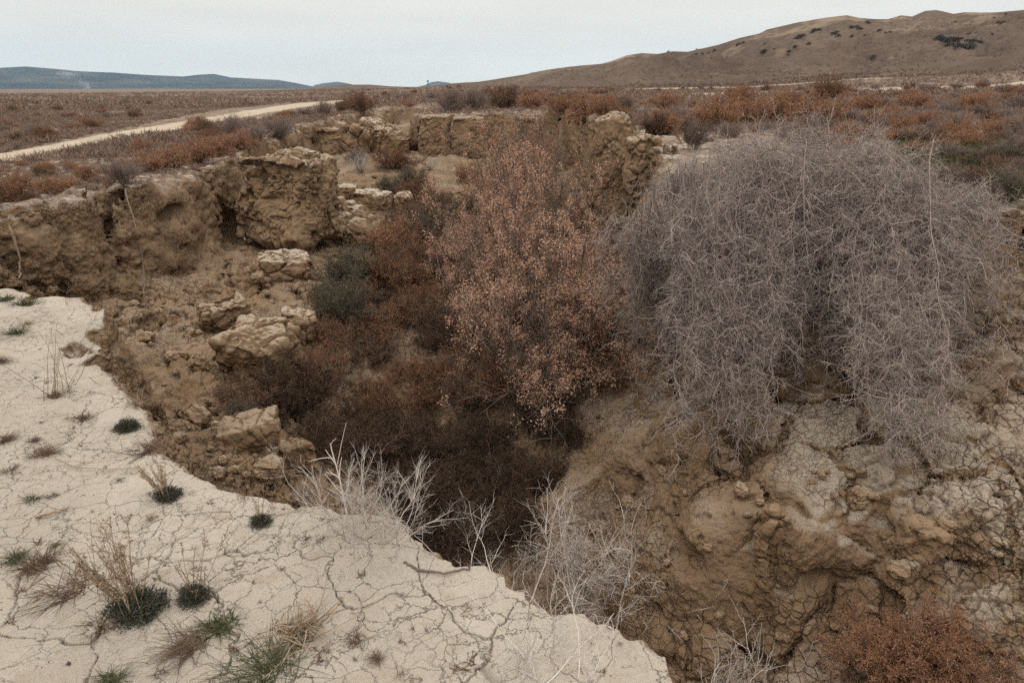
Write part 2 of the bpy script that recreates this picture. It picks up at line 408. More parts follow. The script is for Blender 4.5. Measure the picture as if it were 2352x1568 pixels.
# fine relief
nr_ = np.minimum(.40 + r / 9, 1.15)
disp = rough * (0.040 * fbm(x, y, z, 4.0, 4, 101, .65) + .024 * fbm(x, y, z, 19, 4, 105, .7)) * nr_
for (s, am, sd, lo_, hi_) in ((3.4, .085, 31, -.35, .25), (8.5, .034, 32, -.35, .3)):
    m = (rough > .2) & (cell < .35 / s)
    xs, ys, zs = x[m], y[m], z[m]
    w_ = [.28 / s * fbm(xs, ys, zs, s * 1.2, 4, 160 + sd + q_, .65) for q_ in range(3)]
    f1, f2 = worley(xs + w_[0], ys + w_[1], zs * 1.25 + w_[2], s, sd)
    am = np.where((xs > .8) & (r[m] < 8.5), am * .55, am)
    disp[m] += am * (np.minimum((f2 - f1) * 1.9, .8) - .5) * rough[m] * nr_[m] * sstep(lo_, hi_, vn(xs, ys, zs, .8, 170 + sd))
pit = vn(x, y, z * 1.4, 6.5, 181) * .6 + vn(x, y, z, 14., 183) * .4
disp -= rough * .06 * sstep(.40, .68, pit) * nr_
disp += crust * .004 * fbm(x, y, z, 13, 3, 117, .6)
disp += crust * (0.016 * fbm(x, y, z, 3.0, 5, 111, .62) + .010 * sstep(.15, .6, fbm(x, y, z, 1.1, 2, 115)) * fbm(x, y, z, 9.0, 3, 113, .6))
# cracks of the crust
crk = np.zeros_like(x)
for (s, wd, dp, sd, lo_, hi_) in ((2.0, .0024, .022, 5, -.05, .45), (4.4, .0020, .012, 6, -.10, .60), (8.5, .0014, .006, 8, .10, .7)):
    m = (crust > .05) & (cell < .010)
    xs, ys = x[m], y[m]; zz = np.zeros_like(xs)
    f1, f2 = worley(xs + .42 / s * fbm(xs, ys, zz, s * 1.3, 5, 121, .55), ys + .42 / s * fbm(xs, ys, zz, s * 1.3, 5, 125, .55), zz, s, sd, True)
    e = (f2 - f1) / s * .6
    k = np.exp(-(e / np.maximum(wd, cell[m] * .42)) ** 2) * sstep(lo_, hi_, vn(xs, ys, zz, s * .35, sd + 130)) * np.minimum(wd * 2.2 / cell[m], 1)
    disp[m] -= dp * k * crust[m]; crk[m] = np.maximum(crk[m], k * crust[m])
# mud cracks on the walls and slopes
for (s, wd, dp, sd, lo_, hi_) in ((3.0, .010, .035, 15, .2, .8), (9.5, .0055, .026, 16, -.1, .4)):
    m = (rough > .3) & (cell < wd * 2.2)
    xs, ys, zs = x[m], y[m], z[m]
    f1, f2 = worley(xs + .45 / s * fbm(xs, ys, zs, s * 1.5, 3, 141), ys + .45 / s * fbm(xs, ys, zs, s * 1.5, 3, 142), zs + .45 / s * fbm(xs, ys, zs, s * 1.5, 3, 143), s, sd)
    e = (f2 - f1) / s * .6
    k = np.exp(-(e / np.maximum(wd, cell[m] * .55)) ** 2) * sstep(lo_, hi_, vn(xs, ys, zs, .7, sd + 150) + .5 * sstep(2.2, 3.4, xs)) * np.minimum(wd * 1.5 / cell[m], 1)
    disp[m] -= dp * k * rough[m]; crk[m] = np.maximum(crk[m], k * rough[m])
P2 = P2 + N2 * disp[:, None]
print('fine', len(P2), round(time.time() - T0, 1))

# ------------------------------------------------------------------ materials
def mat(name):
    m = bpy.data.materials.new(name); m.use_nodes = True; t = m.node_tree; t.nodes.clear()
    o_ = t.nodes.new('ShaderNodeOutputMaterial'); b = t.nodes.new('ShaderNodeBsdfPrincipled'); t.links.new(b.outputs[0], o_.inputs[0])
    b.inputs['Roughness'].default_value = .95; b.inputs['Specular IOR Level'].default_value = .12
    return m, t, b
class NB:
    def __init__(s, t): s.t = t
    def n(s, typ, **k):
        q = s.t.nodes.new(typ)
        for a, b in k.items(): setattr(q, a, b)
        return q
    def l(s, a, b): s.t.links.new(a, b)
    def pos(s): return s.n('ShaderNodeNewGeometry').outputs['Position']
    def noise(s, scale, detail=4, vec=None, rough=.55):
        q = s.n('ShaderNodeTexNoise'); q.inputs['Scale'].default_value = scale; q.inputs['Detail'].default_value = detail; q.inputs['Roughness'].default_value = rough
        s.l(vec if vec is not None else s.pos(), q.inputs['Vector']); return q.outputs[0]
    def rng(s, v, a, b, c=0., d=1.):
        q = s.n('ShaderNodeMapRange'); q.interpolation_type = 'SMOOTHSTEP'
        for i, w_ in enumerate((a, b, c, d)): q.inputs[i + 1].default_value = w_
        s.l(v, q.inputs[0]); return q.outputs[0]
    def mix(s, f, a, b):
        q = s.n('ShaderNodeMix', data_type='RGBA')
        for v, i in ((f, 0), (a, 6), (b, 7)):
            if hasattr(v, 'is_linked'): s.l(v, q.inputs[i])
            elif i == 0: q.inputs[0].default_value = v
            else: q.inputs[i].default_value = (*v, 1)
        return q.outputs[2]
    def mul(s, a, b, op='MULTIPLY'):
        q = s.n('ShaderNodeMath', operation=op)
        for v, i in ((a, 0), (b, 1)):
            if hasattr(v, 'is_linked'): s.l(v, q.inputs[i])
            else: q.inputs[i].default_value = v
        return q.outputs[0]
    def attr(s, name): return s.n('ShaderNodeAttribute', attribute_name=name).outputs['Fac']
    def bump(s, h, st, dist, b, prev=None):
        q = s.n('ShaderNodeBump'); q.inputs['Strength'].default_value = st; q.inputs['Distance'].default_value = dist; s.l(h, q.inputs['Height'])
        if prev is not None: s.l(prev, q.inputs['Normal'])
        s.l(q.outputs[0], b.inputs['Normal']); return q.outputs[0]
    def vor(s, scale, vec=None, feature='DISTANCE_TO_EDGE'):
        q = s.n('ShaderNodeTexVoronoi', feature=feature); q.inputs['Scale'].default_value = scale
        s.l(vec if vec is not None else s.pos(), q.inputs['Vector']); return q.outputs['Distance']

def earth_colour(nb, b, crust):
    """dry loess: brown clay, pale crust, a little dark soil in the cracks"""
    n1 = nb.noise(.9, 5); n2 = nb.noise(7, 5); n3 = nb.noise(40, 4)
    clay = nb.mix(nb.rng(n1, .3, .7), (.165, .106, .064), (.262, .178, .113))
    clay = nb.mix(nb.rng(n2, .35, .72), clay, (.215, .142, .086))
    clay = nb.mix(nb.mul(nb.rng(n3, .52, .75), .5), clay, (.10, .062, .036))
    pale = nb.mix(nb.rng(n1, .3, .7), (.385, .336, .283), (.47, .416, .353))
    pale = nb.mix(nb.mul(nb.rng(n2, .50, .72), .45), pale, (.30, .238, .178))
    pale = nb.mix(nb.mul(nb.rng(n3, .55, .75), .35), pale, (.23, .175, .128))
    col = nb.mix(crust, clay, pale)
    return col
GROUND, t, b = mat('dry loess ground'); nb = NB(t)
cru = nb.attr('crust')
col = earth_colour(nb, b, cru)
lit = nb.attr('litter')
litn = nb.mul(lit, nb.rng(nb.noise(3.2, 6, rough=.7),   .36, .54))
col = nb.mix(litn, col, nb.mix(nb.rng(nb.noise(9, 3), .4, .6), (.12, .075, .052), (.21, .135, .095)))
# hairline cracks finer than the mesh, and dry grit
cv = nb.n('ShaderNodeVectorMath', operation='MULTIPLY'); nb.l(nb.pos(), cv.inputs[0]); cv.inputs[1].default_value = (1, 1, .25)
wn_ = nb.n('ShaderNodeTexNoise'); wn_.inputs['Scale'].default_value = 5.0; wn_.inputs['Detail'].default_value = 6; wn_.inputs['Roughness'].default_value = .65; nb.l(cv.outputs[0], wn_.inputs['Vector'])
wa = nb.n('ShaderNodeVectorMath', operation='SCALE'); nb.l(wn_.outputs['Color'], wa.inputs[0]); wa.inputs['Scale'].default_value = .16
wb = nb.n('ShaderNodeVectorMath', operation='ADD'); nb.l(cv.outputs[0], wb.inputs[0]); nb.l(wa.outputs[0], wb.inputs[1])
h1 = nb.mul(nb.rng(nb.vor(4.6, wb.outputs[0]), .0, .011, 1, 0), nb.rng(nb.noise(1.3, 3), .36, .55))
h2 = nb.mul(nb.rng(nb.vor(10.5, wb.outputs[0]), .0, .018, 1, 0), nb.rng(nb.noise(2.1, 3), .43, .60))
hair = nb.mul(nb.mul(h1, nb.mul(h2, .7), 'MAXIMUM'), cru)
grit = nb.mul(nb.rng(nb.vor(55, None, 'F1'), .10, .22, 1, 0), nb.mul(cru, nb.rng(nb.noise(1.7, 4), .48, .62)))
col = nb.mix(nb.mul(grit, .7), col, (.13, .09, .062))
col = nb.mix(nb.mul(hair, .55), col, (.12, .078, .048))
pw_ = nb.n('ShaderNodeVectorMath', operation='ADD'); nb.l(nb.pos(), pw_.inputs[0]); pa_ = nb.n('ShaderNodeVectorMath', operation='SCALE'); nb.l(wn_.outputs['Color'], pa_.inputs[0]); pa_.inputs['Scale'].default_value = .07; nb.l(pa_.outputs[0], pw_.inputs[1])
g1 = nb.mul(nb.rng(nb.vor(9.5, pw_.outputs[0]), .0, .055, 1, 0), nb.rng(nb.noise(.85, 3), .42, .56))
g2 = nb.mul(nb.rng(nb.vor(21, pw_.outputs[0]), .0, .07, 1, 0), nb.rng(nb.noise(1.4, 3), .48, .62))
mud = nb.mul(nb.mul(g1, nb.mul(g2, .7), 'MAXIMUM'), nb.mul(1.0, nb.rng(cru, .62, .9), 'SUBTRACT'))
col = nb.mix(nb.mul(mud, .75), col, (.075, .046, .027))
hair = nb.mul(hair, mud, 'ADD')
soil = nb.mul(nb.attr('crack'), .5)
col = nb.mix(soil, col, (.10, .062, .036))
nb.l(col, b.inputs['Base Color'])
hh = nb.mul(nb.noise(26, 6, rough=.65), nb.mul(nb.vor(34), .35), 'ADD')
hh = nb.mul(hh, nb.mul(hair, .9), 'SUBTRACT')
p1 = nb.bump(hh, .8, .03, b)
nb.bump(nb.noise(95, 4, rough=.7), .6, .008, b, p1)

FARGROUND, t, b = mat('steppe soil'); nb = NB(t)
n1 = nb.noise(.05, 6, rough=.65); n2 = nb.noise(.45, 6, rough=.7)
col = nb.mix(nb.rng(n1, .35, .65), (.15, .108, .084), (.20, .148, .116))
col = nb.mix(nb.rng(n2, .5, .7), col, (.115, .073, .054))
col = nb.mix(nb.mul(nb.rng(nb.noise(.12, 5, rough=.75), .62, .74), .8), col, (.30, .24, .185))
nb.l(col, b.inputs['Base Color']); nb.bump(n2, .6, .3, b)

ROAD, t, b = mat('pale dirt track'); nb = NB(t)
n1 = nb.noise(.6, 6, rough=.7)
col = nb.mix(nb.rng(n1, .35, .65), (.33, .268, .198), (.42, .35, .27))
nb.l(col, b.inputs['Base Color']); nb.bump(nb.noise(3, 5), .5, .05, b)

BLOCK, t, b = mat('loess block'); nb = NB(t)
col = earth_colour(nb, b, nb.attr('crust'))
col = nb.mix(nb.mul(nb.attr('crack'), .55), col, (.13, .085, .05))
nb.l(col, b.inputs['Base Color'])
hh = nb.mul(nb.noise(22, 6, rough=.65), nb.mul(nb.vor(28), .35), 'ADD')
p1 = nb.bump(hh, .6, .025, b)

def plantmat(name, dark, light, transl=.0):
    m, t, b = mat(name); nb = NB(t)
    tone = nb.attr('tone'); rnd = nb.n('ShaderNodeObjectInfo').outputs['Random']
    v = nb.mul(nb.mul(tone, .75), nb.mul(rnd, .25), 'ADD')
    nb.l(nb.mix(v, dark, light), b.inputs['Base Color'])
    return m
M_ORANGE = plantmat('rust foliage', (.20, .102, .060), (.405, .22, .13))
M_BROWN = plantmat('brown foliage', (.105, .066, .046), (.23, .14, .094))
M_RED = plantmat('dark russet foliage', (.125, .066, .041), (.265, .142, .084))
M_MAUVE = plantmat('mauve grey twigs', (.17, .125, .108), (.33, .255, .222))
M_GREYTWIG = plantmat('weathered grey twigs', (.135, .102, .092), (.50, .415, .375))
M_WHITETWIG = plantmat('bleached twigs', (.33, .28, .25), (.68, .61, .56))
M_WOOD = plantmat('dark wood', (.10, .075, .06), (.20, .15, .12))
M_PINK = plantmat('pinkish seed fluff', (.25, .138, .092), (.57, .36, .265))
M_GREEN = plantmat('dark green leaf', (.030, .036, .025), (.085, .090, .066))
M_GRASS = plantmat('green grass', (.048, .054, .027), (.118, .118, .062))
M_STRAW = plantmat('dry straw', (.17, .115, .075), (.36, .27, .19))
M_DARK = plantmat('dark brush with painted shade', (.048, .030, .021), (.110, .066, .043))  # dark plant, with the shade of the deep gully put into its colour
M_FLUFF = plantmat('rusty seed fluff', (.17, .088, .052), (.40, .225, .150))
M_RUST = plantmat('dull rust foliage', (.19, .095, .055), (.40, .215, .128))
M_DRY = plantmat('dry brown grass', (.09, .06, .042), (.20, .135, .095))
M_STEPPE = plantmat('steppe scrub', (.13, .090, .070), (.29, .205, .162))

# ------------------------------------------------------------------ mesh helpers
def make_mesh(name, P, quads=None, tris=None, m=None, attrs=None, smooth=True):
    me = bpy.data.meshes.new(name)
    nq = 0 if quads is None else len(quads); ntr = 0 if tris is None else len(tris)
    P = np.ascontiguousarray(P, np.float32)
    me.vertices.add(len(P)); me.vertices.foreach_set('co', P.ravel())
    li = np.concatenate(([np.asarray(quads).ravel()] if nq else []) + ([np.asarray(tris).ravel()] if ntr else [])).astype(np.int32)
    me.loops.add(len(li)); me.loops.foreach_set('vertex_index', li)
    tot = np.concatenate([np.full(nq, 4), np.full(ntr, 3)]).astype(np.int32); st = np.concatenate([[0], np.cumsum(tot)[:-1]]).astype(np.int32)
    me.polygons.add(nq + ntr); me.polygons.foreach_set('loop_start', st)
    try: me.polygons.foreach_set('loop_total', tot)
    except Exception: pass
    if smooth: me.polygons.foreach_set('use_smooth', np.ones(nq + ntr, bool))
    for k, v in (attrs or {}).items():
        a = me.attributes.new(k, 'FLOAT', 'POINT'); a.data.foreach_set('value', np.ascontiguousarray(v, np.float32))
    if m: me.materials.append(m)
    me.update(calc_edges=True); me.validate()
    return me
def link(name, me, parent=None, loc=(0, 0, 0)):
    o = bpy.data.objects.new(name, me); COL.objects.link(o); o.location = loc
    if parent: o.parent = parent
    return o
def tag(o, label=None, cat=None, group=None, kind=None):
    for k, v in (('label', label), ('category', cat), ('group', group), ('kind', kind)):
        if v: o[k] = v
    return o

class Bits:
    """collects tubes and leaf faces into one mesh"""
    def __init__(s): s.P = []; s.Q = []; s.T = []; s.A = []; s.n = 0
    def add(s, P, Q=None, T=None, tone=None):
        if Q is not None: s.Q.append(Q + s.n)
        if T is not None: s.T.append(T + s.n)
        s.P.append(P); s.A.append(tone); s.n += len(P)
    def tubes(s, P, r0, r1, rng, sides=3, tone=None):
        N, Kk, _ = P.shape
        if N == 0: return
        tn = np.gradient(P, axis=1); tn /= np.linalg.norm(tn, axis=2, keepdims=True) + 1e-9
        ref = rng.normal(size=(N, 1, 3)); u = np.cross(tn, ref); u /= np.linalg.norm(u, axis=2, keepdims=True) + 1e-9
        v = np.cross(tn, u)
        rad = np.broadcast_to(np.asarray(r0)[..., None] if np.ndim(r0) else r0, (N, 1)) + (np.broadcast_to(np.asarray(r1)[..., None] if np.ndim(r1) else r1, (N, 1)) - np.broadcast_to(np.asarray(r0)[..., None] if np.ndim(r0) else r0, (N, 1))) * np.linspace(0, 1, Kk)[None]
        an = np.arange(sides) * 2 * np.pi / sides
        V = P[:, :, None] + rad[:, :, None, None] * (u[:, :, None] * np.cos(an)[None, None, :, None] + v[:, :, None] * np.sin(an)[None, None, :, None])
        idx = np.arange(N * Kk * sides).reshape(N, Kk, sides)
        a = idx[:, :-1]; b = idx[:, 1:]
        q = np.stack([a, np.roll(a, -1, 2), np.roll(b, -1, 2), b], -1).reshape(-1, 4)
        tt = rng.random(N) if tone is None else np.broadcast_to(tone, (N,))
        s.add(V.reshape(-1, 3), Q=q, tone=np.repeat(tt, Kk * sides))
    def leaves(s, C, L, W, rng, dirs=None, tone=None):
        """slim diamond leaves (two triangles folded along the rib)"""
        N = len(C)
        if N == 0: return
        d = rng.normal(size=(N, 3)) if dirs is None else dirs + .6 * rng.normal(size=(N, 3)); d /= np.linalg.norm(d, axis=1, keepdims=True) + 1e-9
        sd = np.cross(d, rng.normal(size=(N, 3))); sd /= np.linalg.norm(sd, axis=1, keepdims=True) + 1e-9
        L = np.broadcast_to(L, (N,))[:, None]; W = np.broadcast_to(W, (N,))[:, None]
        V = np.stack([C, C + d * L * .5 + sd * W, C + d * L, C + d * L * .5 - sd * W], 1)
        idx = np.arange(N * 4).reshape(N, 4)
        T_ = np.concatenate([idx[:, [0, 1, 2]], idx[:, [0, 2, 3]]])
        tt = rng.random(N) if tone is None else np.broadcast_to(tone, (N,))
        s.add(V.reshape(-1, 3), T=T_, tone=np.repeat(tt, 4))
    def mesh(s, name, m):
        return make_mesh(name, np.concatenate(s.P), np.concatenate(s.Q) if s.Q else None, np.concatenate(s.T) if s.T else None, m, {'tone': np.concatenate(s.A)})

def nrm(v): return v / (np.linalg.norm(v, axis=-1, keepdims=True) + 1e-9)
def grow(B, Dv, L, Kk, rng, wig=.15, grav=(0, 0, 0), push=None):
    N = len(B); P = np.zeros((N, Kk, 3)); P[:, 0] = B; d = nrm(Dv.copy()); st = np.broadcast_to(L, (N,)) / (Kk - 1); g_ = np.asarray(grav, float)
    for k in range(1, Kk):
        d = nrm(d + wig * rng.normal(size=(N, 3)) + g_)
        P[:, k] = P[:, k - 1] + d * st[:, None]
        if push is not None: P[:, k] = push(P[:, k])
    return P
def spawn(P, n, rng, t0=.2, t1=1., ang=(35, 70)):
    """n side shoots per polyline: start points, directions, position along the parent"""
    N, Kk, _ = P.shape; i = np.repeat(np.arange(N), n); t = rng.uniform(t0, t1, N * n) * (Kk - 1)
    k = np.minimum(t.astype(int), Kk - 2); f = (t - k)[:, None]
    a = P[i, k]; b = P[i, k + 1]; tn = nrm(b - a)
    pr = nrm(np.cross(tn, rng.normal(size=(N * n, 3)))); an = np.radians(rng.uniform(*ang, N * n))[:, None]
    return a + (b - a) * f, tn * np.cos(an) + pr * np.sin(an), t / (Kk - 1)
def dome_dirs(n, rng, spread=75, up=.25):
    az = rng.uniform(0, 2 * np.pi, n); th = np.radians(spread) * np.sqrt(rng.random(n))
    return np.stack([np.sin(th) * np.cos(az), np.sin(th) * np.sin(az), np.cos(th) + up], 1)

# ------------------------------------------------------------------ the ground object
def fill_ring():
    """ground beside, behind and below the camera, outside the detailed sector"""
    ra = np.concatenate([[0.05], np.geomspace(.3, 60, 120)]); az = np.linspace(0, 2 * np.pi, 361)[:-1]
    Rr, Az = np.meshgrid(ra, az, indexing='ij'); X = Rr * np.sin(Az); Y = Rr * np.cos(Az)
    Z = np.where((X > GX0) & (X < 50) & (Y > GY0) & (Y < 64), bil(HM, X.ravel(), Y.ravel()).reshape(X.shape), plateau(X.ravel(), Y.ravel()).reshape(X.shape)) - .01
    P = np.stack([X, Y, Z], -1).reshape(-1, 3)
    i = np.arange(len(ra) - 1)[:, None]; j = np.arange(360)[None]; j2 = (j + 1) % 360
    q = np.stack([i * 360 + j + 0 * i, i * 360 + j2, (i + 1) * 360 + j2, (i + 1) * 360 + j], -1).reshape(-1, 4)
    C = P[q].mean(1); a = np.arctan2(C[:, 0], C[:, 1]); e = np.arctan2(C[:, 2] - CH, np.hypot(C[:, 0], C[:, 1]))
    keep = (np.abs(a) > .885) | (e < -1.0)
    return P, q[keep]
Pf, Qf = fill_ring()
PG = np.concatenate([P2, Pf]); QG = np.concatenate([Q2, Qf + len(P2)])
dust = sstep(.45, .85, N2[:, 2]) * sstep(-.35, .35, fbm(x, y, z, .9, 3, 191)) * np.where((x > .6) & (r < 9), .62, .22)   # pale dry dust on gentle slopes
crustG = np.concatenate([np.maximum(crust, dust * (crust < .5)), np.ones(len(Pf))]); crkG = np.concatenate([crk, np.zeros(len(Pf))])
rG = np.hypot(PG[:, 0], PG[:, 1])
# plant litter lies on the banks away from the bare near bank and on the talus
isnear = (rG < 9.5) & (PG[:, 1] < 6.4)
litter = np.where(isnear, .10, np.where(crustG > .4, np.clip(.5 + .06 * (rG - 9), .5, 1.25), .12))
crackG = crkG
ground = tag(link('ground', make_mesh('ground', PG, QG, None, GROUND, {'crust': crustG, 'crack': crackG, 'litter': litter})), 'dry cracked earth banks and eroded walls of the gully', None, None, 'structure')
print('ground', round(time.time() - T0, 1))

# the plain beyond
ra = np.concatenate([np.linspace(58.5, 150, 90), np.geomspace(152, 8400, 100)])
az = np.concatenate([np.linspace(-.95, .95, 260), np.linspace(1.0, 2 * np.pi - 1.0, 70)])
Rr, Az = np.meshgrid(ra, az, indexing='ij'); X = Rr * np.sin(Az); Y = Rr * np.cos(Az)
def plainz(X, Y):
    r_ = np.hypot(X, Y); z_ = plateau(X, Y)
    k = sstep(250, 800, r_); z_ = z_ * (1 - k) - k * np.minimum(r_ * .002, 12)
    return z_ + .12 * fbm(X, Y, 0 * X, .07, 4, 201) * sstep(56, 75, r_)
Z = plainz(X.ravel(), Y.ravel()) - .03
n1_, n2_ = Rr.shape; i = np.arange(n1_ - 1)[:, None]; j = np.arange(n2_)[None]; j2 = (j + 1) % n2_
q = np.stack([i * n2_ + j, i * n2_ + j2, (i + 1) * n2_ + j2, (i + 1) * n2_ + j], -1).reshape(-1, 4)[:, ::-1]
plain = tag(link('plain', make_mesh('plain', np.stack([X.ravel(), Y.ravel(), Z], 1), q, None, FARGROUND)), 'brown steppe plain reaching the hills', None, None, 'structure')

def drop(x, y, z=30):
    h = TER.ray_cast(Vector((x, y, z)), Vector((0, 0, -1)))
    if h[0] is not None: return h[0].z
    return float(plainz(np.array([x]), np.array([y]))[0]) if math.hypot(x, y) > 55 else float(plateau(np.array([x]), np.array([y]))[0])
def hit(px, py):
    d = Vector(ray(px, py)).normalized(); h = TER.ray_cast(Vector((0, 0, CH)), d)
    if h[0] is not None: return np.array(h[0]), np.array(h[1])
    t_ = 55.0
    while t_ < 900:
        p = np.array([0, 0, CH]) + np.array(d) * t_
        if p[2] < plainz(p[:1], p[1:2])[0]: return p, np.array([0, 0, 1.])
        t_ *= 1.01
    return None, None
# ------------------------------------------------------------------ hills and mountains
def angles(px, py):
    d = ray(px, py); return math.atan2(d[0], d[1]), math.atan2(d[2], math.hypot(d[0], d[1]))
def ridge(name, pts, foot, crest, m, seed, na, nr, amp, wl, base=plainz, back=1.5, a_pad=(.0, .0), label=None, wob=.1):
    an = np.array([angles(px, py) for px, py in pts]); aa, ee = an[:, 0], an[:, 1]
    a = np.linspace(aa[0] - a_pad[0], aa[-1] + a_pad[1], na); e = np.interp(a, aa, ee)
    rc = crest * (1 + wob * fbm(a * 1.0, 0 * a, 0 * a, 6, 3, seed))
    t = np.concatenate([np.linspace(0, 1, nr), np.linspace(1.02, back, max(nr // 4, 6))])
    A, Tt = np.meshgrid(a, t); RC = np.broadcast_to(rc, A.shape); r_ = foot + (RC - foot) * Tt
    X = r_ * np.sin(A); Y = r_ * np.cos(A)
    zb = base(X.ravel(), Y.ravel()).reshape(X.shape); zc = CH + RC * np.tan(e)[None]
    zfoot = base((foot * np.sin(a)), (foot * np.cos(a)))[None]
    pr = np.where(Tt < 1, .30 * Tt + .70 * Tt ** 1.9, 1 - (Tt - 1) ** 1.5 * 2.2)
    Zz = zfoot + (zc - zfoot) * pr
    env = np.clip(Tt * 1.6, 0, 1) * np.clip((1.0 - Tt) * 4, 0, 1) ** .7 + 0 * Tt
    n_ = fbm(X + wl * .4 * vn(X, Y, 0 * X, 1 / wl, seed + 7), Y * .55, 0 * X, 1 / wl, 5, seed + 1, .52, True)
    hgt = np.maximum(zc - zfoot, 0)
    Zz = Zz + amp * np.minimum(hgt, hgt.max() * .6) * env * ((n_ - .62) + .30 * (fbm(X, Y * .6, 0 * X, 3.1 / wl, 4, seed + 31, .6, True) - .4))
    n1, n2 = X.shape; i = np.arange(n1 - 1)[:, None]; j = np.arange(n2 - 1)[None]
    q = np.stack([i * n2 + j, i * n2 + j + 1, (i + 1) * n2 + j + 1, (i + 1) * n2 + j], -1).reshape(-1, 4)
    P = np.stack([X.ravel(), Y.ravel(), Zz.ravel() - .3], 1)
    o = tag(link(name, make_mesh(name, P, q, None, m, {'bare': np.clip((Tt - .75) * 4, 0, 1).ravel()})), label, None, None, 'structure')
    return o, BVHTree.FromPolygons(P.tolist(), q.tolist())
HILL, t, b = mat('dry hillside'); nb = NB(t)
n1 = nb.noise(.02, 6, rough=.65); n2 = nb.noise(.25, 6, rough=.75)
col = nb.mix(nb.rng(n1, .35, .65), (.090, .062, .046), (.132, .094, .071))
col = nb.mix(nb.mul(nb.rng(n2, .5, .68), .7), col, (.062, .043, .033))
col = nb.mix(nb.mul(nb.mul(nb.attr('bare'), .9), nb.rng(nb.noise(.035, 5, rough=.7), .50, .60)), col, (.24, .18, .125))
col = nb.mix(nb.mul(nb.rng(nb.noise(.045, 5, rough=.7), .64, .70), .6), col, (.22, .165, .115))
nb.l(col, b.inputs['Base Color']); nb.bump(n2, .8, 1.2, b)
MOUNT, t, b = mat('far mountain rock'); nb = NB(t)
n1 = nb.noise(.0022, 7, rough=.7)
nb.l(nb.mix(nb.rng(n1, .4, .65), (.040, .041, .042), (.095, .088, .082)), b.inputs['Base Color'])
nb.bump(nb.noise(.006, 6, rough=.7), 1.0, 60, b)

hills, HB = ridge('hills', [(930, 205), (1000, 195), (1060, 189), (1100, 187), (1200, 171), (1300, 154), (1380, 146), (1405, 139), (1440, 126), (1475, 121), (1510, 123), (1545, 117), (1580, 118), (1650, 102), (1700, 86),
    (1745, 76), (1762, 67), (1830, 51), (1900, 39), (1945, 34), (1975, 40), (2010, 43), (2040, 43), (2070, 34), (2095, 37), (2125, 24), (2150, 22), (2190, 31), (2215, 28), (2260, 28), (2300, 27), (2352, 22), (2500, 12), (2750, 8)],
    165, 430, HILL, 310, 620, 150, .8, 70, label='brown hillside with spurs rising at the right')
hills2, HB2 = ridge('hills', [(-300, 222), (-100, 214), (0, 216), (100, 214), (280, 216), (370, 219), (430, 221), (470, 214), (520, 209), (600, 206), (700, 203), (745, 197), (800, 193), (850, 193), (900, 197), (960, 199), (1060, 206)],
    190, 300, HILL, 330, 420, 60, .6, 26, label='low brown rises across the left of the plain')
mtn, _ = ridge('mountains', [(-400, 160), (-150, 152), (0, 156), (60, 153), (120, 158), (170, 163), (205, 165), (260, 167), (330, 172), (420, 176), (455, 172), (490, 170), (530, 178), (600, 182), (640, 184), (680, 191), (720, 199), (760, 206)],
    4200, 6000, MOUNT, 350, 500, 70, .42, 600, label='blue mountain range fading in haze at the left')
mtn2, _ = ridge('mountains', [(700, 208), (725, 195), (745, 191), (775, 188), (800, 192), (850, 205), (930, 207), (975, 196), (990, 189), (1005, 187), (1030, 190), (1060, 200)],
    5800, 7600, MOUNT, 370, 160, 30, .3, 500, label='small blue peaks behind the middle of the plain')

# ------------------------------------------------------------------ dirt track, pale banks
def strip(name, L, Rr, n, label, m, lift=.02, kind='structure'):
    L = np.array(L); Rr = np.array(Rr); tl = np.linspace(0, 1, len(L)); tt = np.linspace(0, 1, n)
    l = np.stack([np.interp(tt, tl, L[:, c]) for c in (0, 1)], 1); r_ = np.stack([np.interp(tt, np.linspace(0, 1, len(Rr)), Rr[:, c]) for c in (0, 1)], 1)
    k = 13; W = np.linspace(0, 1, k)
    wob = .5 * fbm(np.repeat(tt[:, None], 2, 1) * 40, np.array([[0, 9.]]).repeat(n, 0), np.zeros((n, 2)), .8, 3, 401)
    l = l + (l - r_) * wob[:, :1] * .22; r_ = r_ + (r_ - l) * wob[:, 1:] * .22
    P = l[:, None] * (1 - W[None, :, None]) + r_[:, None] * W[None, :, None]
    X, Y = P[..., 0].ravel(), P[..., 1].ravel()
    Zz = np.array([drop(x_, y_) for x_, y_ in zip(X, Y)]).reshape(n, k)
    rut = -.02 * (np.exp(-((W - .28) / .07) ** 2) + np.exp(-((W - .70) / .07) ** 2))
    Zz = Zz + lift + rut[None] + .012; Zz[:, 0] -= lift + .03; Zz[:, -1] -= lift + .03
    i = np.arange(n - 1)[:, None]; j = np.arange(k - 1)[None]
    q = np.stack([i * k + j, i * k + j + 1, (i + 1) * k + j + 1, (i + 1) * k + j], -1).reshape(-1, 4)[:, ::-1]
    return tag(link(name, make_mesh(name, np.stack([X, Y, Zz.ravel()], 1), q, None, m)), label, None, None, kind)
def onplain(px, py):
    p, _ = hit(px, py); return p[:2]
rl_ = [onplain(*p) for p in [(-60, 360), (30, 350), (200, 317), (400, 283), (480, 269), (560, 255), (640, 243), (690, 237), (745, 233), (800, 230)]]
rr_ = [onplain(*p) for p in [(-60, 385), (30, 371), (200, 337), (400, 304), (480, 287), (560, 272), (640, 257), (700, 246), (760, 239), (815, 235)]]
rl_, rr_ = [a_ * .95 + b_ * .05 for a_, b_ in zip(rl_, rr_)], [b_ * .95 + a_ * .05 for a_, b_ in zip(rl_, rr_)]
strip('dirt_road', rl_, rr_, 220, 'pale rutted dirt track crossing the plain at the left', ROAD)
ROADC = (np.array(rl_) + np.array(rr_)) / 2; ROADW = np.linalg.norm(np.array(rl_) - np.array(rr_), axis=1) * .24
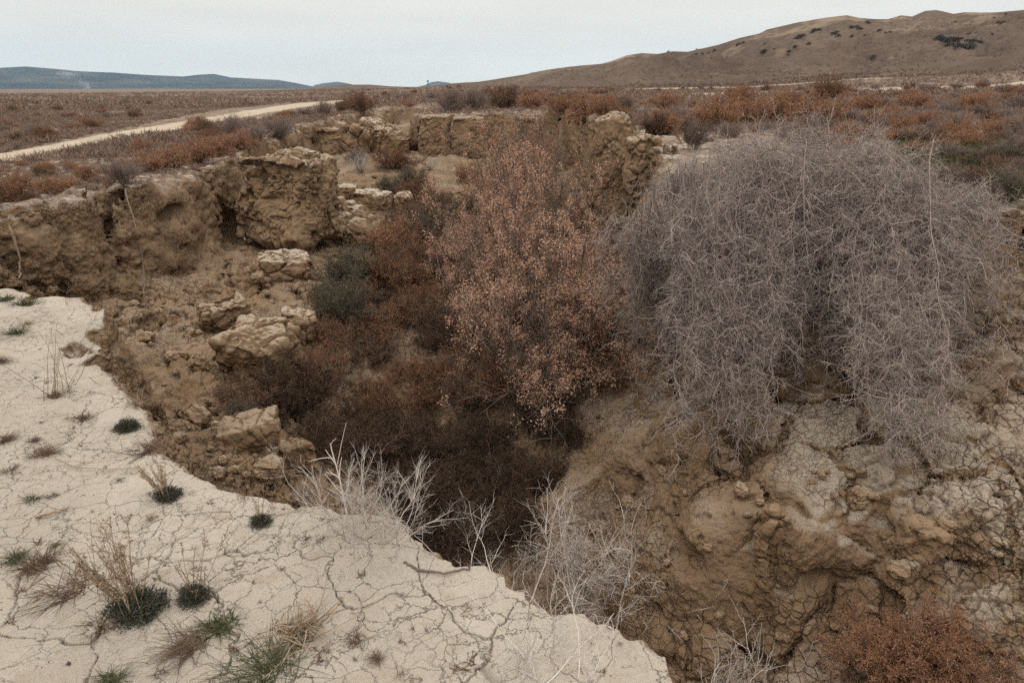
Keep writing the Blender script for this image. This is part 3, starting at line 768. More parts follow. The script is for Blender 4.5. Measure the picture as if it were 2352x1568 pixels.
def bank(name, pts, hgt, label, depth=3.):
    pts = np.array(pts); n = 160; tt = np.linspace(0, 1, n); tl = np.linspace(0, 1, len(pts))
    c = np.stack([np.interp(tt, tl, pts[:, q]) for q in (0, 1)], 1); dr = nrm(np.gradient(c, axis=0)); pp = np.stack([-dr[:, 1], dr[:, 0]], 1)
    W = np.linspace(-1, 1, 9); X = c[:, None, 0] + pp[:, None, 0] * W * depth; Y = c[:, None, 1] + pp[:, None, 1] * W * depth
    h_ = hgt * (1 + .35 * fbm(X, Y, 0 * X, .25, 4, 431)) * np.cos(W * np.pi / 2)[None] ** .8 * np.clip(np.minimum(tt, 1 - tt) * 8, 0, 1)[:, None]
    Zz = np.array([drop(x_, y_) for x_, y_ in zip(X.ravel(), Y.ravel())]).reshape(X.shape) + h_ - .06
    i = np.arange(n - 1)[:, None]; j = np.arange(8)[None]; k = 9
    q = np.stack([i * k + j, i * k + j + 1, (i + 1) * k + j + 1, (i + 1) * k + j], -1).reshape(-1, 4)
    tag(link(name, make_mesh(name, np.stack([X.ravel(), Y.ravel(), Zz.ravel()], 1), q, None, ROAD)), label, None, None, 'structure')
bank('earth_bank', [at(px, 214 - (px - 1480) * .009, Y=88 - (px - 1480) * .014)[:2] for px in range(1440, 2700, 60)], .26, 'long pale earth bank crossing the plain below the hillside')
bank('earth_bank', [at(px, 186 - (px - 1480) * .045, Y=150)[:2] for px in range(1420, 2090, 60)], .30, 'short pale bank nearer the foot of the hillside')

# signal post on the horizon
def boxm(bits, c, s, rng):
    c = np.array(c); s = np.array(s) / 2
    V = np.array([[a, b_, d] for a in (-1, 1) for b_ in (-1, 1) for d in (-1, 1)]) * s + c
    bits.add(V, Q=np.array([[0, 1, 3, 2], [4, 6, 7, 5], [0, 4, 5, 1], [2, 3, 7, 6], [0, 2, 6, 4], [1, 5, 7, 3]]), tone=np.full(8, .3))
rng = np.random.default_rng(5)
ph = HB.ray_cast(Vector((0, 0, CH)), Vector(ray(983, 197)).normalized())[0]
pb = np.array(ph) if ph is not None else at(983, 196, Y=330)
e = bpy.data.objects.new('signal_post', None); COL.objects.link(e); e.location = pb - np.array([0, 0, .2])
tag(e, 'thin dark post with a box on top standing on the horizon', 'post')
bt = Bits(); sc_p = np.linalg.norm(pb) / F
for sx in (-1, 1): boxm(bt, (sx * .9 * sc_p, 0, 3.6 * sc_p), (.7 * sc_p, .7 * sc_p, 8 * sc_p), rng)
for k in range(3): boxm(bt, (0, 0, (1.5 + 2 * k) * sc_p), (1.6 * sc_p, .4 * sc_p, .4 * sc_p), rng)
link('post', bt.mesh('post', M_WOOD), e)
bt = Bits(); boxm(bt, (0, 0, 8.6 * sc_p), (3.0 * sc_p, 2.5 * sc_p, 3 * sc_p), rng); boxm(bt, (0, 0, 10.3 * sc_p), (3.6 * sc_p, 3 * sc_p, .4 * sc_p), rng)
link('lookout_box', bt.mesh('lookout_box', M_WOOD), e)

# ------------------------------------------------------------------ fallen and standing blocks of earth
def block_mesh(sx, sy, sz, seed, pw=.5, res=72, tilt=(0, 0, 0), amp=1.0, taper=0.0, cracks=True):
    g_ = np.linspace(-1, 1, res); U, V = np.meshgrid(g_, g_, indexing='ij'); one = np.ones_like(U); P = []; Qs = []; n = 0
    idx = np.arange(res * res).reshape(res, res); q0 = np.stack([idx[:-1, :-1], idx[1:, :-1], idx[1:, 1:], idx[:-1, 1:]], -1).reshape(-1, 4)
    for k, f_ in enumerate(((U, V, one), (V, U, -one), (one, U, V), (-one, V, U), (V, one, U), (U, -one, V))):
        P.append(np.stack(f_, -1).reshape(-1, 3)); Qs.append(q0 + n); n += res * res
    P = np.concatenate(P); Qs = np.concatenate(Qs)
    key = np.round(P * 1e4).astype(np.int64); _, first, inv = np.unique(key, axis=0, return_index=True, return_inverse=True); inv = inv.ravel()
    P = P[first]; Qs = inv[Qs]
    s_ = nrm(np.tan(P * .78)); bq = float(np.clip(1.12 - pw, 0, .9)); P = s_ * (1 - bq) + np.tan(P * .78) / math.tan(.78) * bq
    k = 1 - taper * (P[:, 2] * .5 + .5); P[:, 0] *= k; P[:, 1] *= k
    P = P * np.array([sx, sy, sz]) / 2
    N = vnormals(P, Qs); x_, y_, z_ = (P + seed * 3.3).T
    m_ = min(sx, sy, sz); md = (sx * sy * sz) ** (1 / 3)
    dsp = amp * (.27 * m_ * fbm(x_, y_, z_, 1.5 / md, 3, seed) + .08 * m_ * fbm(x_, y_, z_, 5 / md, 4, seed + 6, .65))
    f1, f2 = worley(x_ + .1 * md * vn(x_, y_, z_, 2.5 / md, seed + 9), y_ + .1 * md * vn(x_, y_, z_, 2.5 / md, seed + 10), z_, 2.3 / md, seed)
    ck = np.exp(-((f2 - f1) / .07) ** 2) * sstep(-.2, .4, vn(x_, y_, z_, 1.2 / md, seed + 12)) if cracks else 0 * x_
    dsp = dsp + (.07 * m_) * amp * (np.minimum((f2 - f1) * 1.6, .75) - .35) - .06 * md * ck * amp
    P = P + N * dsp[:, None]
    px_, py_, pz_ = (P + seed * 1.7).T
    wf = [.10 * fbm(px_, py_, pz_, 4, 3, seed + 30 + q_) for q_ in range(3)]
    g1, g2 = worley(px_ + wf[0], py_ + wf[1], pz_ + wf[2], 4.2, seed + 3); h1, h2 = worley(px_ + wf[1], py_ + wf[0], pz_, 10.0, seed + 5)
    sk = .024 * fbm(px_, py_, pz_, 7, 4, seed + 20, .65) + .06 * fbm(px_, py_, pz_, 2.4, 4, seed + 44, .6) + .05 * (np.minimum((g2 - g1) * 1.9, .8) - .5) * sstep(-.1, .6, vn(px_, py_, pz_, 1.1, seed + 43)) + .022 * (np.minimum((h2 - h1) * 1.9, .8) - .5) * sstep(-.3, .4, vn(px_, py_, pz_, 2, seed + 45)) - .05 * sstep(.35, .65, vn(px_, py_, pz_, 6, seed + 40)) - .035 * np.exp(-((g2 - g1) / .07) ** 2) * sstep(-.1, .4, vn(px_, py_, pz_, 1.5, seed + 41))
    P = P + vnormals(P, Qs) * (sk * min(1.2, max(.25, md)))[:, None]
    ck = np.maximum(ck, .8 * np.exp(-((g2 - g1) / .06) ** 2) * sstep(-.1, .4, vn(px_, py_, pz_, 1.5, seed + 41)))
    cx, cy, cz = tilt
    Rx = np.array([[1, 0, 0], [0, math.cos(cx), -math.sin(cx)], [0, math.sin(cx), math.cos(cx)]]); Ry = np.array([[math.cos(cy), 0, math.sin(cy)], [0, 1, 0], [-math.sin(cy), 0, math.cos(cy)]])
    Rz = np.array([[math.cos(cz), -math.sin(cz), 0], [math.sin(cz), math.cos(cz), 0], [0, 0, 1]])
    P = P @ (Rz @ Ry @ Rx).T
    N = vnormals(P, Qs); cr_ = sstep(.6, .9, N[:, 2]) * sstep(.1, .9, P[:, 2] / (sz * .5))
    return P, Qs, cr_, ck
BN = [500]
def block(px, py, wpx, hpx, dep, label, Y=None, tilt=(0, 0, 0), pw=.52, taper=0., amp=1., crust=1.0, sink=.3, group=None, name='earth_block', res=72):
    """px,py: centre of the block's foot in the photograph; wpx,hpx: its size there; dep: depth / width"""
    if Y is None: p, _ = hit(px, py)
    else: p = at(px, py, Y=Y)
    dist = p[1] * CP + (CH - p[2]) * SP
    W_ = wpx * dist / F; H_ = hpx * dist / F / max(.5, math.cos(math.atan2(CH - p[2], p[1])))
    BN[0] += 7
    P, Qs, cr_, ck = block_mesh(W_, W_ * dep, H_ * (1 + sink), BN[0], pw, res, tilt, amp, taper)
    o = link(name, make_mesh(name, P, Qs, None, BLOCK, {'crust': cr_ * crust, 'crack': ck}))
    o.location = (p[0], p[1] + W_ * dep * .45, p[2] + H_ * (.5 - sink * .5))
    return tag(o, label, 'earth block', group)
block(648, 545, 205, 178, .8, 'big square block of earth standing away from the left wall', Y=15.6, tilt=(R(-4), R(2), R(-12)), crust=.45, amp=.9, res=130, pw=.42, sink=.1)
block(722, 512, 80, 160, 1.3, 'narrow pale slab leaning against the right side of the big square block', Y=16.0, tilt=(R(-6), R(-9), R(10)), crust=.8, taper=.25)
block(790, 560, 150, 62, .75, 'long fallen slab lying tilted below the big square block', tilt=(R(10), R(27), R(-20)), crust=.6)
block(640, 640, 125, 48, .8, 'flat ledge slab with small plants below the arched root', tilt=(R(8), R(6), R(15)), crust=.8)
block(506, 762, 105, 62, .8, 'rounded cracked clod at the foot of the left wall', tilt=(R(10), R(-10), R(30)), crust=.5)
block(575, 868, 165, 92, .8, 'large pale cracked boulder of clay amid brown thicket', tilt=(R(12), R(10), R(-14)), crust=.45, res=72)
block(672, 770, 86, 50, .8, 'small pale clod beside the green tuft in the gully', tilt=(0, R(12), R(20)), crust=.6)
block(560, 1030, 150, 48, .7, 'cracked block lying on the shelf under the near bank', tilt=(R(6), R(-8), R(12)), crust=.3)
block(665, 1082, 90, 46, .9, 'rounded clod on the shelf beside the bleached twig shrub', tilt=(R(-5), R(8), R(40)), crust=.2)
block(608, 1105, 62, 34, .9, 'low crumbled clod under the lip of the near bank', tilt=(0, R(10), R(5)), crust=.2)
block(850, 478, 92, 34, .7, 'pale flat slab on the floor right of the fallen long slab', tilt=(0, R(6), R(-10)), crust=.9)
block(918, 480, 48, 32, .9, 'pale rounded clod at the head of the thicket', tilt=(0, R(-8), R(30)), crust=.9)
block(790, 455, 60, 26, .8, 'small pale clod against the narrow leaning slab', tilt=(0, 0, R(10)), crust=.8)
block(975, 503, 36, 26, .9, 'upright small clod by the thicket, left of a pale pair', tilt=(0, R(5), R(30)), crust=.8)
block(1005, 520, 52, 26, .9, 'broader clod of the pale pair by the thicket', tilt=(0, R(-6), R(-20)), crust=.7)
block(955, 528, 40, 22, .9, 'low clod nearest the thicket, below the pale pair', tilt=(0, R(6), R(70)), crust=.7)
block(873, 352, 120, 58, .8, 'sloping pale block slumped off the far end of the left wall', tilt=(R(0), R(24), R(-10)), crust=.9)
block(800, 350, 90, 62, .8, 'brown block slumped below the far left rim', tilt=(R(0), R(14), R(10)), crust=.4)
block(738, 350, 80, 60, .9, 'rounded bulge of earth breaking off the left wall behind the square block', tilt=(0, R(6), R(10)), crust=.5)
block(1394, 575, 104, 292, .9, 'tall rounded pillar of earth left of the grey hanging bush', Y=16.6, pw=.42, taper=.22, crust=.75, amp=.6, res=120, name='earth_pillar', sink=.05)
block(1480, 470, 92, 150, .9, 'shorter earth pillar between the tall pillar and the grey bush', Y=14.5, pw=.45, taper=.2, crust=.5, amp=.6, tilt=(0, R(-6), 0), name='earth_pillar', sink=.05)
block(1000, 360, 80, 92, .7, 'rounded buttress at the left corner of the far wall', Y=36.0, pw=.45, taper=.12, crust=.4, amp=.5, name='earth_pillar', sink=.05)
block(1075, 362, 90, 90, .7, 'second rounded buttress along the far wall', Y=35.3, pw=.45, taper=.15, crust=.4, amp=.5, name='earth_pillar', sink=.05)
block(1215, 340, 60, 70, .7, 'pale slumped lump before the far wall behind the pink plumes', Y=30, pw=.5, taper=.2, crust=.8)
block(1780, 1330, 85, 120, .8, 'knobbly upright clod on the near face of the right slope', tilt=(R(-10), 0, R(10)), crust=.1, taper=.35, amp=1.3, res=72)
block(2130, 1290, 120, 70, .8, 'broken clod under the pale patch of the right slope', tilt=(R(10), R(8), R(10)), crust=.1, amp=1.2)
print('blocks', round(time.time() - T0, 1))
# rubble lying under the left wall and on the shelf
RUB = [block_mesh(1, .8, .6, 900 + 7 * i, .7, 20, (.2 * i, .3, i), 1.2) for i in range(5)]; RUB = [make_mesh('clod', a, b_, None, BLOCK, {'crust': .3 * c_, 'crack': d_}) for a, b_, c_, d_ in RUB]
rng = np.random.default_rng(19); k = 0; tries = 0
while k < 170 and tries < 4000:
    tries += 1
    if k < 120: px, py = rng.uniform(230, 900), rng.uniform(430, 1110)
    else: px, py = rng.uniform(1300, 2300), rng.uniform(1080, 1500)
    p, n_ = hit(px, py)
    if p is None or p[2] > -1.0 or n_[2] < .35: continue
    s_ = rng.uniform(.08, .20) * (1 if rng.random() < .85 else 1.9) * (.8 if k < 120 else .5)
    o = link('earth_clod', RUB[k % 5], None, p + np.array([0, 0, .1 * s_])); o.scale = (s_, s_, s_); o.rotation_euler = (rng.uniform(-.4, .4), rng.uniform(-.4, .4), rng.uniform(0, 6.28))
    tag(o, 'small crumbled clod of earth fallen on the ' + ('left slope of the gully' if k < 120 else 'right slope of the gully'), 'clod', 'clods on the ' + ('left slope' if k < 120 else 'right slope')); k += 1
# ------------------------------------------------------------------ plant prototypes (meshes about one metre wide, root at the origin)
def feathery(seed, h=.75, stems=26, br=8, tw=9, m1=M_WOOD, m2=M_ORANGE, leaf=6, spread=72, droop=-.02, ll=.022, tr=.0022, up=.35):
    rng = np.random.default_rng(seed); b1, b2 = Bits(), Bits()
    d = dome_dirs(stems, rng, spread, up); L = rng.uniform(.42, .62, stems) * (h * .55 + .45)
    B = rng.normal(size=(stems, 3)) * .03; B[:, 2] = -.03
    P = grow(B, d * np.array([1, 1, h * 1.35]), L, 6, rng, .12, (0, 0, droop)); b1.tubes(P, .008, .003, rng)
    p, dd, t = spawn(P, br, rng, .25, 1, (25, 60)); L2 = rng.uniform(.10, .24, len(p)); P2_ = grow(p, dd + [0, 0, .15], L2, 4, rng, .2); b1.tubes(P2_, .0035, .0016, rng)
    p, dd, t = spawn(P2_, tw, rng, .1, 1, (25, 70)); L3 = rng.uniform(.035, .10, len(p)); P3 = grow(p, dd, L3, 3, rng, .25)
    tone = np.clip(rng.normal(.5, .25, len(p)), 0, 1)
    b2.tubes(P3, tr, tr * .4, rng, tone=tone)
    if leaf:
        q = np.repeat(np.arange(len(p)), leaf); f = rng.uniform(.15, 1, len(q))[:, None] * 2; k = np.minimum(f.astype(int), 1)[:, 0]; f = f - k[:, None]
        C = P3[q, k] * (1 - f) + P3[q, k + 1] * f
        b2.leaves(C, rng.uniform(.6, 1.4, len(q)) * ll, ll * .16, rng, nrm(P3[q, 2] - P3[q, 0]), tone=np.clip(tone[q] + .15 * rng.normal(size=len(q)), 0, 1))
    return [('stems', b1.mesh('stems', m1)), ('foliage', b2.mesh('foliage', m2))]
def twiggy(seed, h=.75, stems=34, br=10, tw=9, m=M_MAUVE, spread=65, r0=.006, kink=.12, up=.4):
    rng = np.random.default_rng(seed); b1, b2 = Bits(), Bits()
    d = dome_dirs(stems, rng, spread, up); L = rng.uniform(.40, .60, stems) * (h * .55 + .45); B = rng.normal(size=(stems, 3)) * .04; B[:, 2] = -.03
    P = grow(B, d * np.array([1, 1, h * 1.35]), L, 6, rng, kink); b1.tubes(P, r0, r0 * .4, rng)
    p, dd, t = spawn(P, br, rng, .25, 1, (15, 45)); P2_ = grow(p, dd + [0, 0, .2], rng.uniform(.12, .26, len(p)), 4, rng, .14); b2.tubes(P2_, r0 * .5, r0 * .25, rng)
    p, dd, t = spawn(P2_, tw, rng, .1, 1, (20, 50)); P3 = grow(p, dd + [0, 0, .2], rng.uniform(.05, .12, len(p)), 3, rng, .15); b2.tubes(P3, r0 * .3, r0 * .15, rng)
    return [('stems', b1.mesh('stems', M_WOOD)), ('crown', b2.mesh('crown', m))]
def plume(seed, h=1.6, stems=16, skirt=10, fluff=13, dens_=1.0, m=None, sz_=1.0):
    """tall tamarisk-like shrub: upright stems carrying pinkish seed fluff, arching lower shoots"""
    rng = np.random.default_rng(seed); b1, b2 = Bits(), Bits()
    d = dome_dirs(stems, rng, 34, .6); L = rng.uniform(.6, 1.05, stems) * h; B = rng.normal(size=(stems, 3)) * .07; B[:, 2] = -.05
    P = grow(B, d, L, 9, rng, .09); b1.tubes(P, .009, .003, rng)
    d = dome_dirs(skirt, rng, 75, .1); Ps = grow(np.zeros((skirt, 3)) + [0, 0, .15 * h], d, rng.uniform(.45, .8, skirt) * h * .7, 9, rng, .10, (0, 0, -.10)); b1.tubes(Ps, .006, .002, rng)
    PA = np.concatenate([P, Ps])
    p, dd, t = spawn(PA, 9, rng, .25, 1, (22, 55)); P2_ = grow(p, dd + [0, 0, .25], rng.uniform(.12, .34, len(p)) * h / 1.6, 4, rng, .16); b1.tubes(P2_, .0035, .0015, rng)
    p, dd, t = spawn(P2_, 5, rng, .25, 1, (25, 65)); P3 = grow(p, dd, rng.uniform(.04, .11, len(p)), 3, rng, .25); b1.tubes(P3, .0018, .001, rng)
    keep = rng.random(len(p)) < np.clip(.10 + p[:, 2] / h * .9, .1, .9) * dens_ * sstep(-.25, .25, vn(p[:, 0] * 4, p[:, 1] * 4, p[:, 2] * 4, 1, seed)); C0 = P3[keep, 2]; nC = len(C0)
    q = np.repeat(np.arange(nC), fluff); C = C0[q] + rng.normal(size=(len(q), 3)) * np.array([.021, .021, .027]) * rng.uniform(.6, 1.5, nC)[q][:, None]
    tone = np.clip(rng.normal(.55, .22, nC), 0, 1)[q]
    b2.leaves(C, rng.uniform(.010, .026, len(q)) * sz_, rng.uniform(.0020, .0046, len(q)) * sz_, rng, tone=np.clip(tone + .12 * rng.normal(size=len(q)), 0, 1))
    return [('stems', b1.mesh('stems', M_WOOD)), ('foliage', b2.mesh('foliage', m or M_PINK))]
def bleached(seed, stems=24, h=.8, lean=(0, 0), br=6, tw=4, m=M_WHITETWIG, r0=.0075, spread=62, kink=.13, bs=.14):
    rng = np.random.default_rng(seed); b1, b2 = Bits(), Bits()
    d = dome_dirs(stems, rng, spread, .3) + np.array([lean[0], lean[1], 0]); L = rng.uniform(.35, .75, stems) * h * 1.1; B = rng.normal(size=(stems, 3)) * np.array([bs, bs * .6, .01]); B[:, 2] = -.02
    P = grow(B, d, L, 8, rng, kink, (0, 0, .03)); b1.tubes(P, r0, r0 * .35, rng, 5)
    p, dd, t = spawn(P, br, rng, .15, .98, (18, 48)); P2_ = grow(p, dd + [0, 0, .12], rng.uniform(.10, .30, len(p)) * h, 5, rng, .12); b1.tubes(P2_, r0 * .42, r0 * .18, rng, 4)
    p, dd, t = spawn(P2_, tw, rng, .15, 1, (20, 60)); P3 = grow(p, dd, rng.uniform(.03, .12, len(p)) * h, 3, rng, .15); b2.tubes(P3, r0 * .2, r0 * .1, rng, 3)
    return [('branches', b1.mesh('branches', m)), ('crown', b2.mesh('crown', m))]
def cushion(seed, stalks=12, lean=(0, 0), m=M_GREEN, sh=1.6, n=5200):
    """low dark green cushion, dry seeded stalks standing out of it"""
    rng = np.random.default_rng(seed); b1, b2 = Bits(), Bits()
    u = nrm(rng.normal(size=(n, 3))); u[:, 2] = np.abs(u[:, 2]); rad = rng.random(n) ** .4
    lump = 1 + .28 * fbm(u[:, 0] + seed, u[:, 1], u[:, 2], 2.6, 2, seed)
    lump = lump * (1 + .35 * vn(u[:, 0] * 5, u[:, 1] * 5, u[:, 2] * 5 + seed, 1, seed + 2))
    C = u * rad[:, None] * lump[:, None] * np.array([.42, .36, .34]); b1.leaves(C, rng.uniform(.03, .085, n), rng.uniform(.005, .011, n), rng, u * .5 + [0, 0, .35])
    st = 60; P = grow(np.zeros((st, 3)), dome_dirs(st, rng, 85, .1), rng.uniform(.25, .5, st), 5, rng, .15); b1.tubes(P, .008, .004, rng)
    b3 = Bits(); nd = 80; b3.tubes(grow(rng.normal(size=(nd, 3)) * np.array([.16, .14, 0]), dome_dirs(nd, rng, 88, .12), rng.uniform(.2, .62, nd), 5, rng, .2, (0, 0, -.05)), .006, .003, rng)
    parts = [('cushion', b1.mesh('cushion', m)), ('dry_shoots', b3.mesh('dry_shoots', M_STRAW))]
    if stalks:
        d = dome_dirs(stalks, rng, 48, .5) + np.array([lean[0], lean[1], 0]); P = grow(rng.normal(size=(stalks, 3)) * .08, d, rng.uniform(.7, 1.25, stalks) * sh, 9, rng, .06); b2.tubes(P, .011, .004, rng, 4)
        p, dd, t = spawn(P, 7, rng, .3, 1, (25, 55)); P2_ = grow(p, dd + [0, 0, .2], rng.uniform(.1, .35, len(p)) * sh * .5, 4, rng, .12); b2.tubes(P2_, .005, .002, rng)
        p, dd, t = spawn(P2_, 7, rng, .2, 1, (30, 80)); b2.leaves(p, rng.uniform(.03, .07, len(p)), rng.uniform(.008, .016, len(p)), rng, dd)
        parts.append(('seed_stalks', b2.mesh('seed_stalks', M_STRAW)))
    return parts
def tuft(seed, n=90, m=M_DRY, spread=80, L=.55, droop=-.08, w_=.010, lean=(0, 0)):
    rng = np.random.default_rng(seed); b1 = Bits()
    d = dome_dirs(n, rng, spread, .15) + np.array([lean[0], lean[1], 0]); B = rng.normal(size=(n, 3)) * np.array([.10, .10, 0]) - [0, 0, .02]
    P = grow(B, d, rng.uniform(.4, 1.0, n) * L, 6, rng, .10, (0, 0, droop)); P[..., 2] = np.maximum(P[..., 2], .006 + .01 * rng.random(P.shape[:2])); b1.tubes(P, w_, w_ * .25, rng)
    return [('blades', b1.mesh('blades', m))]

def make(name, parts, loc, label, cat, group=None, scale=1.0, rz=0.0, flat=False, kind=None, tilt=None):
    """a thing: an Empty at the root that parents its parts (or one mesh when it has one part or is tiny in the picture)"""
    if len(parts) == 1 or flat:
        o = bpy.data.objects.new(name, parts[-1][1]); COL.objects.link(o)
    else:
        o = bpy.data.objects.new(name, None); COL.objects.link(o)
        for pn, me in parts: link(pn, me, o)
    o.location = loc; o.scale = scale if hasattr(scale, '__len__') else (scale,) * 3; o.rotation_euler = (tilt[0] if tilt else 0, tilt[1] if tilt else 0, rz)
    return tag(o, label, cat, group, kind)
PRNG = random.Random(11)
def depth(p): return p[1] * CP + (CH - p[2]) * SP
def put(name, parts, px, py, wpx, label, cat, group=None, sink=.0, rz=None, sz=1.0, flat=False, tilt=None):
    p, n = hit(px, py)
    if p is None: return None
    s_ = wpx * depth(p) / F
    return make(name, parts, p - np.array([0, 0, sink * s_]), label, cat, group, (s_, s_, s_ * sz), PRNG.uniform(0, 6.28) if rz is None else rz, flat, None, tilt)

ORANGE = [feathery(20 + i, h=.78) for i in range(4)]
RUSTY = [feathery(30 + i, h=.7, m2=M_RED, stems=24, br=9, tw=10, ll=.020) for i in range(4)]
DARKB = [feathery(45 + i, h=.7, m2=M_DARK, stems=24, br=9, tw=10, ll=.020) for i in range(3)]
BROWN = [feathery(40 + i, h=.75, m2=M_BROWN, stems=24, br=9, tw=10, ll=.020) for i in range(3)]
M_SAGE = plantmat('grey green foliage', (.070, .062, .042), (.150, .130, .092))
SAGE = [feathery(50 + i, h=.7, m2=M_SAGE, stems=24, br=8, tw=9, ll=.024) for i in range(2)]
MAUVE = [twiggy(60 + i, h=.72) for i in range(3)]
DKTWIG = [twiggy(70 + i, h=.85, m=M_WOOD, stems=26, spread=55) for i in range(2)]
PLUME = [plume(80 + i, stems=20, fluff=42) for i in range(4)]
LEGGY = [plume(90 + i, stems=12, skirt=4, fluff=24, dens_=.95, m=M_FLUFF) for i in range(2)]
PALE = [twiggy(75 + i, h=.7, m=M_WHITETWIG, stems=22, br=6, tw=5) for i in range(2)]
print('protos', round(time.time() - T0, 1))

# ------------------------------------------------------------------ the grey bush hanging over the right wall
def grey_bush():
    rng = np.random.default_rng(99); b1, b2 = Bits(), Bits()
    rim = np.array([p[:2] for p in [at(px, py, Y=Y) for px, py, Y in [(1585, 440, 8.1), (1650, 442, 7.8), (1760, 452, 7.4), (1900, 462, 7.1), (1990, 470, 6.95), (2070, 476, 6.9), (2125, 482, 6.95)]]])
    def onrim(n, lo=0., hi=1., cl=None):
        t_ = rng.uniform(lo, hi, n) * (len(rim) - 1)
        if cl is not None: t_ = np.clip(rng.choice(cl, n) + .013 * rng.normal(size=n), 0, .999) * (len(rim) - 1)
        k = np.minimum(t_.astype(int), len(rim) - 2); f_ = (t_ - k)[:, None]
        return rim[k] * (1 - f_) + rim[k + 1] * f_, t_ / (len(rim) - 1)
    def clear(p):
        p = p.copy()
        for _ in range(7):
            g_ = bil(HM, p[:, 0].astype(np.float32), p[:, 1].astype(np.float32)); m_ = p[:, 2] < g_ + .13
            p[m_, 1] -= .07
        return p
    stems = []
    # crown: arching shoots that make a low broad dome on the bank
    n = 340; B2, tt = onrim(n); back = rng.uniform(.0, 1.4, n) * np.exp(-((tt - .5) / .32) ** 2); B = np.stack([B2[:, 0] + .3 * rng.normal(size=n), B2[:, 1] + back, plateau(B2[:, 0], B2[:, 1] + back)], 1)
    dome = .14 + .98 * np.exp(-((tt - .50) / .25) ** 2)
    d = nrm(rng.normal(size=(n, 3)) * np.array([.8, .8, .3]) + np.stack([0 * tt, 0 * tt - .15, np.full(n, .75)], 1))
    stems.append(grow(B, d, rng.uniform(.5, 1.0, n) * dome, 9, rng, .36, (0, -.02, -.035)))
    def capped(P, t_, extra=0.):
        lim = .70 + extra + .88 * np.exp(-((t_ - .50) / .27) ** 2)
        return P[..., 2].max(1) < lim
    stems[0] = stems[0][capped(stems[0], tt)]
    # shoots that curve over the lip and hang down the wall
    n = 340; B2, tt = onrim(n, cl=np.array([.0, .05, .13, .18, .25, .31, .42, .53, .63, .70, .77, .88, .97])); B = np.stack([B2[:, 0] + .15 * rng.normal(size=n), B2[:, 1] + rng.uniform(-.15, .7, n), plateau(B2[:, 0], B2[:, 1]) + rng.uniform(.0, .55, n)], 1)
    hang = np.interp(tt, [0, .08, .2, .33, .5, .62, .75, .88, 1], [2.2, 2.9, 2.9, 3.1, 2.0, 2.1, 3.0, 2.9, 1.2]) * rng.uniform(.3, 1.08, n)
    d = nrm(np.stack([.17 * rng.normal(size=n), -rng.uniform(.4, 1.1, n), rng.uniform(-.1, .6, n)], 1))
    stems.append(grow(B, d, hang + .35, 20, rng, .19, (0, -.02, -.30), clear))
    zlow = np.interp(tt, [0, .1, .22, .35, .5, .62, .78, .9, 1], [-1.0, -1.4, -1.5, -1.65, -1.0, -.9, -1.5, -1.0, -.1]) + .55 * np.abs(rng.normal(size=n))
    H_ = stems[1]
    for q_ in range(n):
        k = np.argmax((H_[q_, :, 2] < zlow[q_]) | (H_[q_, :, 1] < 6.0))
        if k > 3: H_[q_] = np.stack([np.interp(np.linspace(0, k, H_.shape[1]), np.arange(k + 1), H_[q_, :k + 1, c]) for c in range(3)], 1)
    stems[1] = stems[1][capped(stems[1], tt)]
    # ragged tongues of shoots hanging free of the wall
    tong = []
    for px, pe, ye, wd, m_ in [(1475, 1470, 900, .16, 20), (1540, 1530, 840, .14, 20), (1600, 1610, 960, .12, 18), (1650, 1655, 1075, .12, 26), (1745, 1760, 1030, .11, 22), (1840, 1850, 800, .12, 10), (1930, 1935, 850, .12, 16), (2010, 2040, 1040, .12, 22), (2075, 2120, 1075, .13, 26), (2150, 2200, 900, .12, 12)]:
        a0 = at(px, 470, Y=min(7.0, 6.9 + max(0, 1600 - px) * .009)); h_, _n = hit(pe, ye); c_ = h_ + (np.array([0, 0, CH]) - h_) * .045; b0 = at((px + pe) / 2, 470 + (ye - 470) * .5, Y=max(c_[1] + .05, min(a0[1] - .45, c_[1] + .45)))
        for _ in range(m_):
            f_ = np.linspace(0, rng.uniform(.40, 1.04), 16)[:, None]; a1 = a0 + np.array([.10 * rng.normal(), rng.uniform(0, .5), .22 * rng.normal() + .05]); P_ = (1 - f_) ** 2 * a1 + 2 * f_ * (1 - f_) * b0 + f_ ** 2 * c_
            w_ = np.cumsum(rng.normal(size=(16, 3)) * np.array([.028, .018, .012]), 0); P_ = P_ + np.array([wd * rng.normal(), .06 * rng.normal(), .04]) + w_; tong.append(P_)
    stems.append(np.array(tong))
    stems = [s_[np.linalg.norm(np.diff(s_, axis=1), axis=2).max(1) < .34] for s_ in stems]
    tone0 = np.concatenate([rng.uniform(.1, .8, len(s_)) for s_ in stems])
    sp = []
    for s_ in stems:
        b1.tubes(s_, np.where(rng.random(len(s_)) < (.15 if len(s_) > 230 else 0), .008, rng.uniform(.003, .0055, len(s_))), .002, rng, 4, tone=rng.uniform(0, .55, len(s_)))
    for s_, nb_, L_ in ((stems[0], 20, (.12, .34)), (stems[1], 54, (.10, .40)), (stems[2], 36, (.10, .36))):
        p, dd, t = spawn(s_, nb_, rng, .12, 1, (30, 75)); gz = np.where(s_[0, -1, 2] < s_[0, 0, 2], -.05, .0)
        Pb = grow(p, dd, rng.uniform(*L_, len(p)), 6, rng, .30, (0, -.02, float(gz)), clear if nb_ == 54 else None); 
        sg = np.linalg.norm(np.diff(Pb, axis=1), axis=2); Pb = Pb[sg.max(1) < .13]; b2.tubes(Pb, .0028, .0014, rng)
        p, dd, t = spawn(Pb, 7, rng, .05, 1, (30, 80)); Pt = grow(p, dd, rng.uniform(.03, .135, len(p)), 3 if nb_ < 40 else 2, rng, .30); b2.tubes(Pt, .0017, .0008, rng)
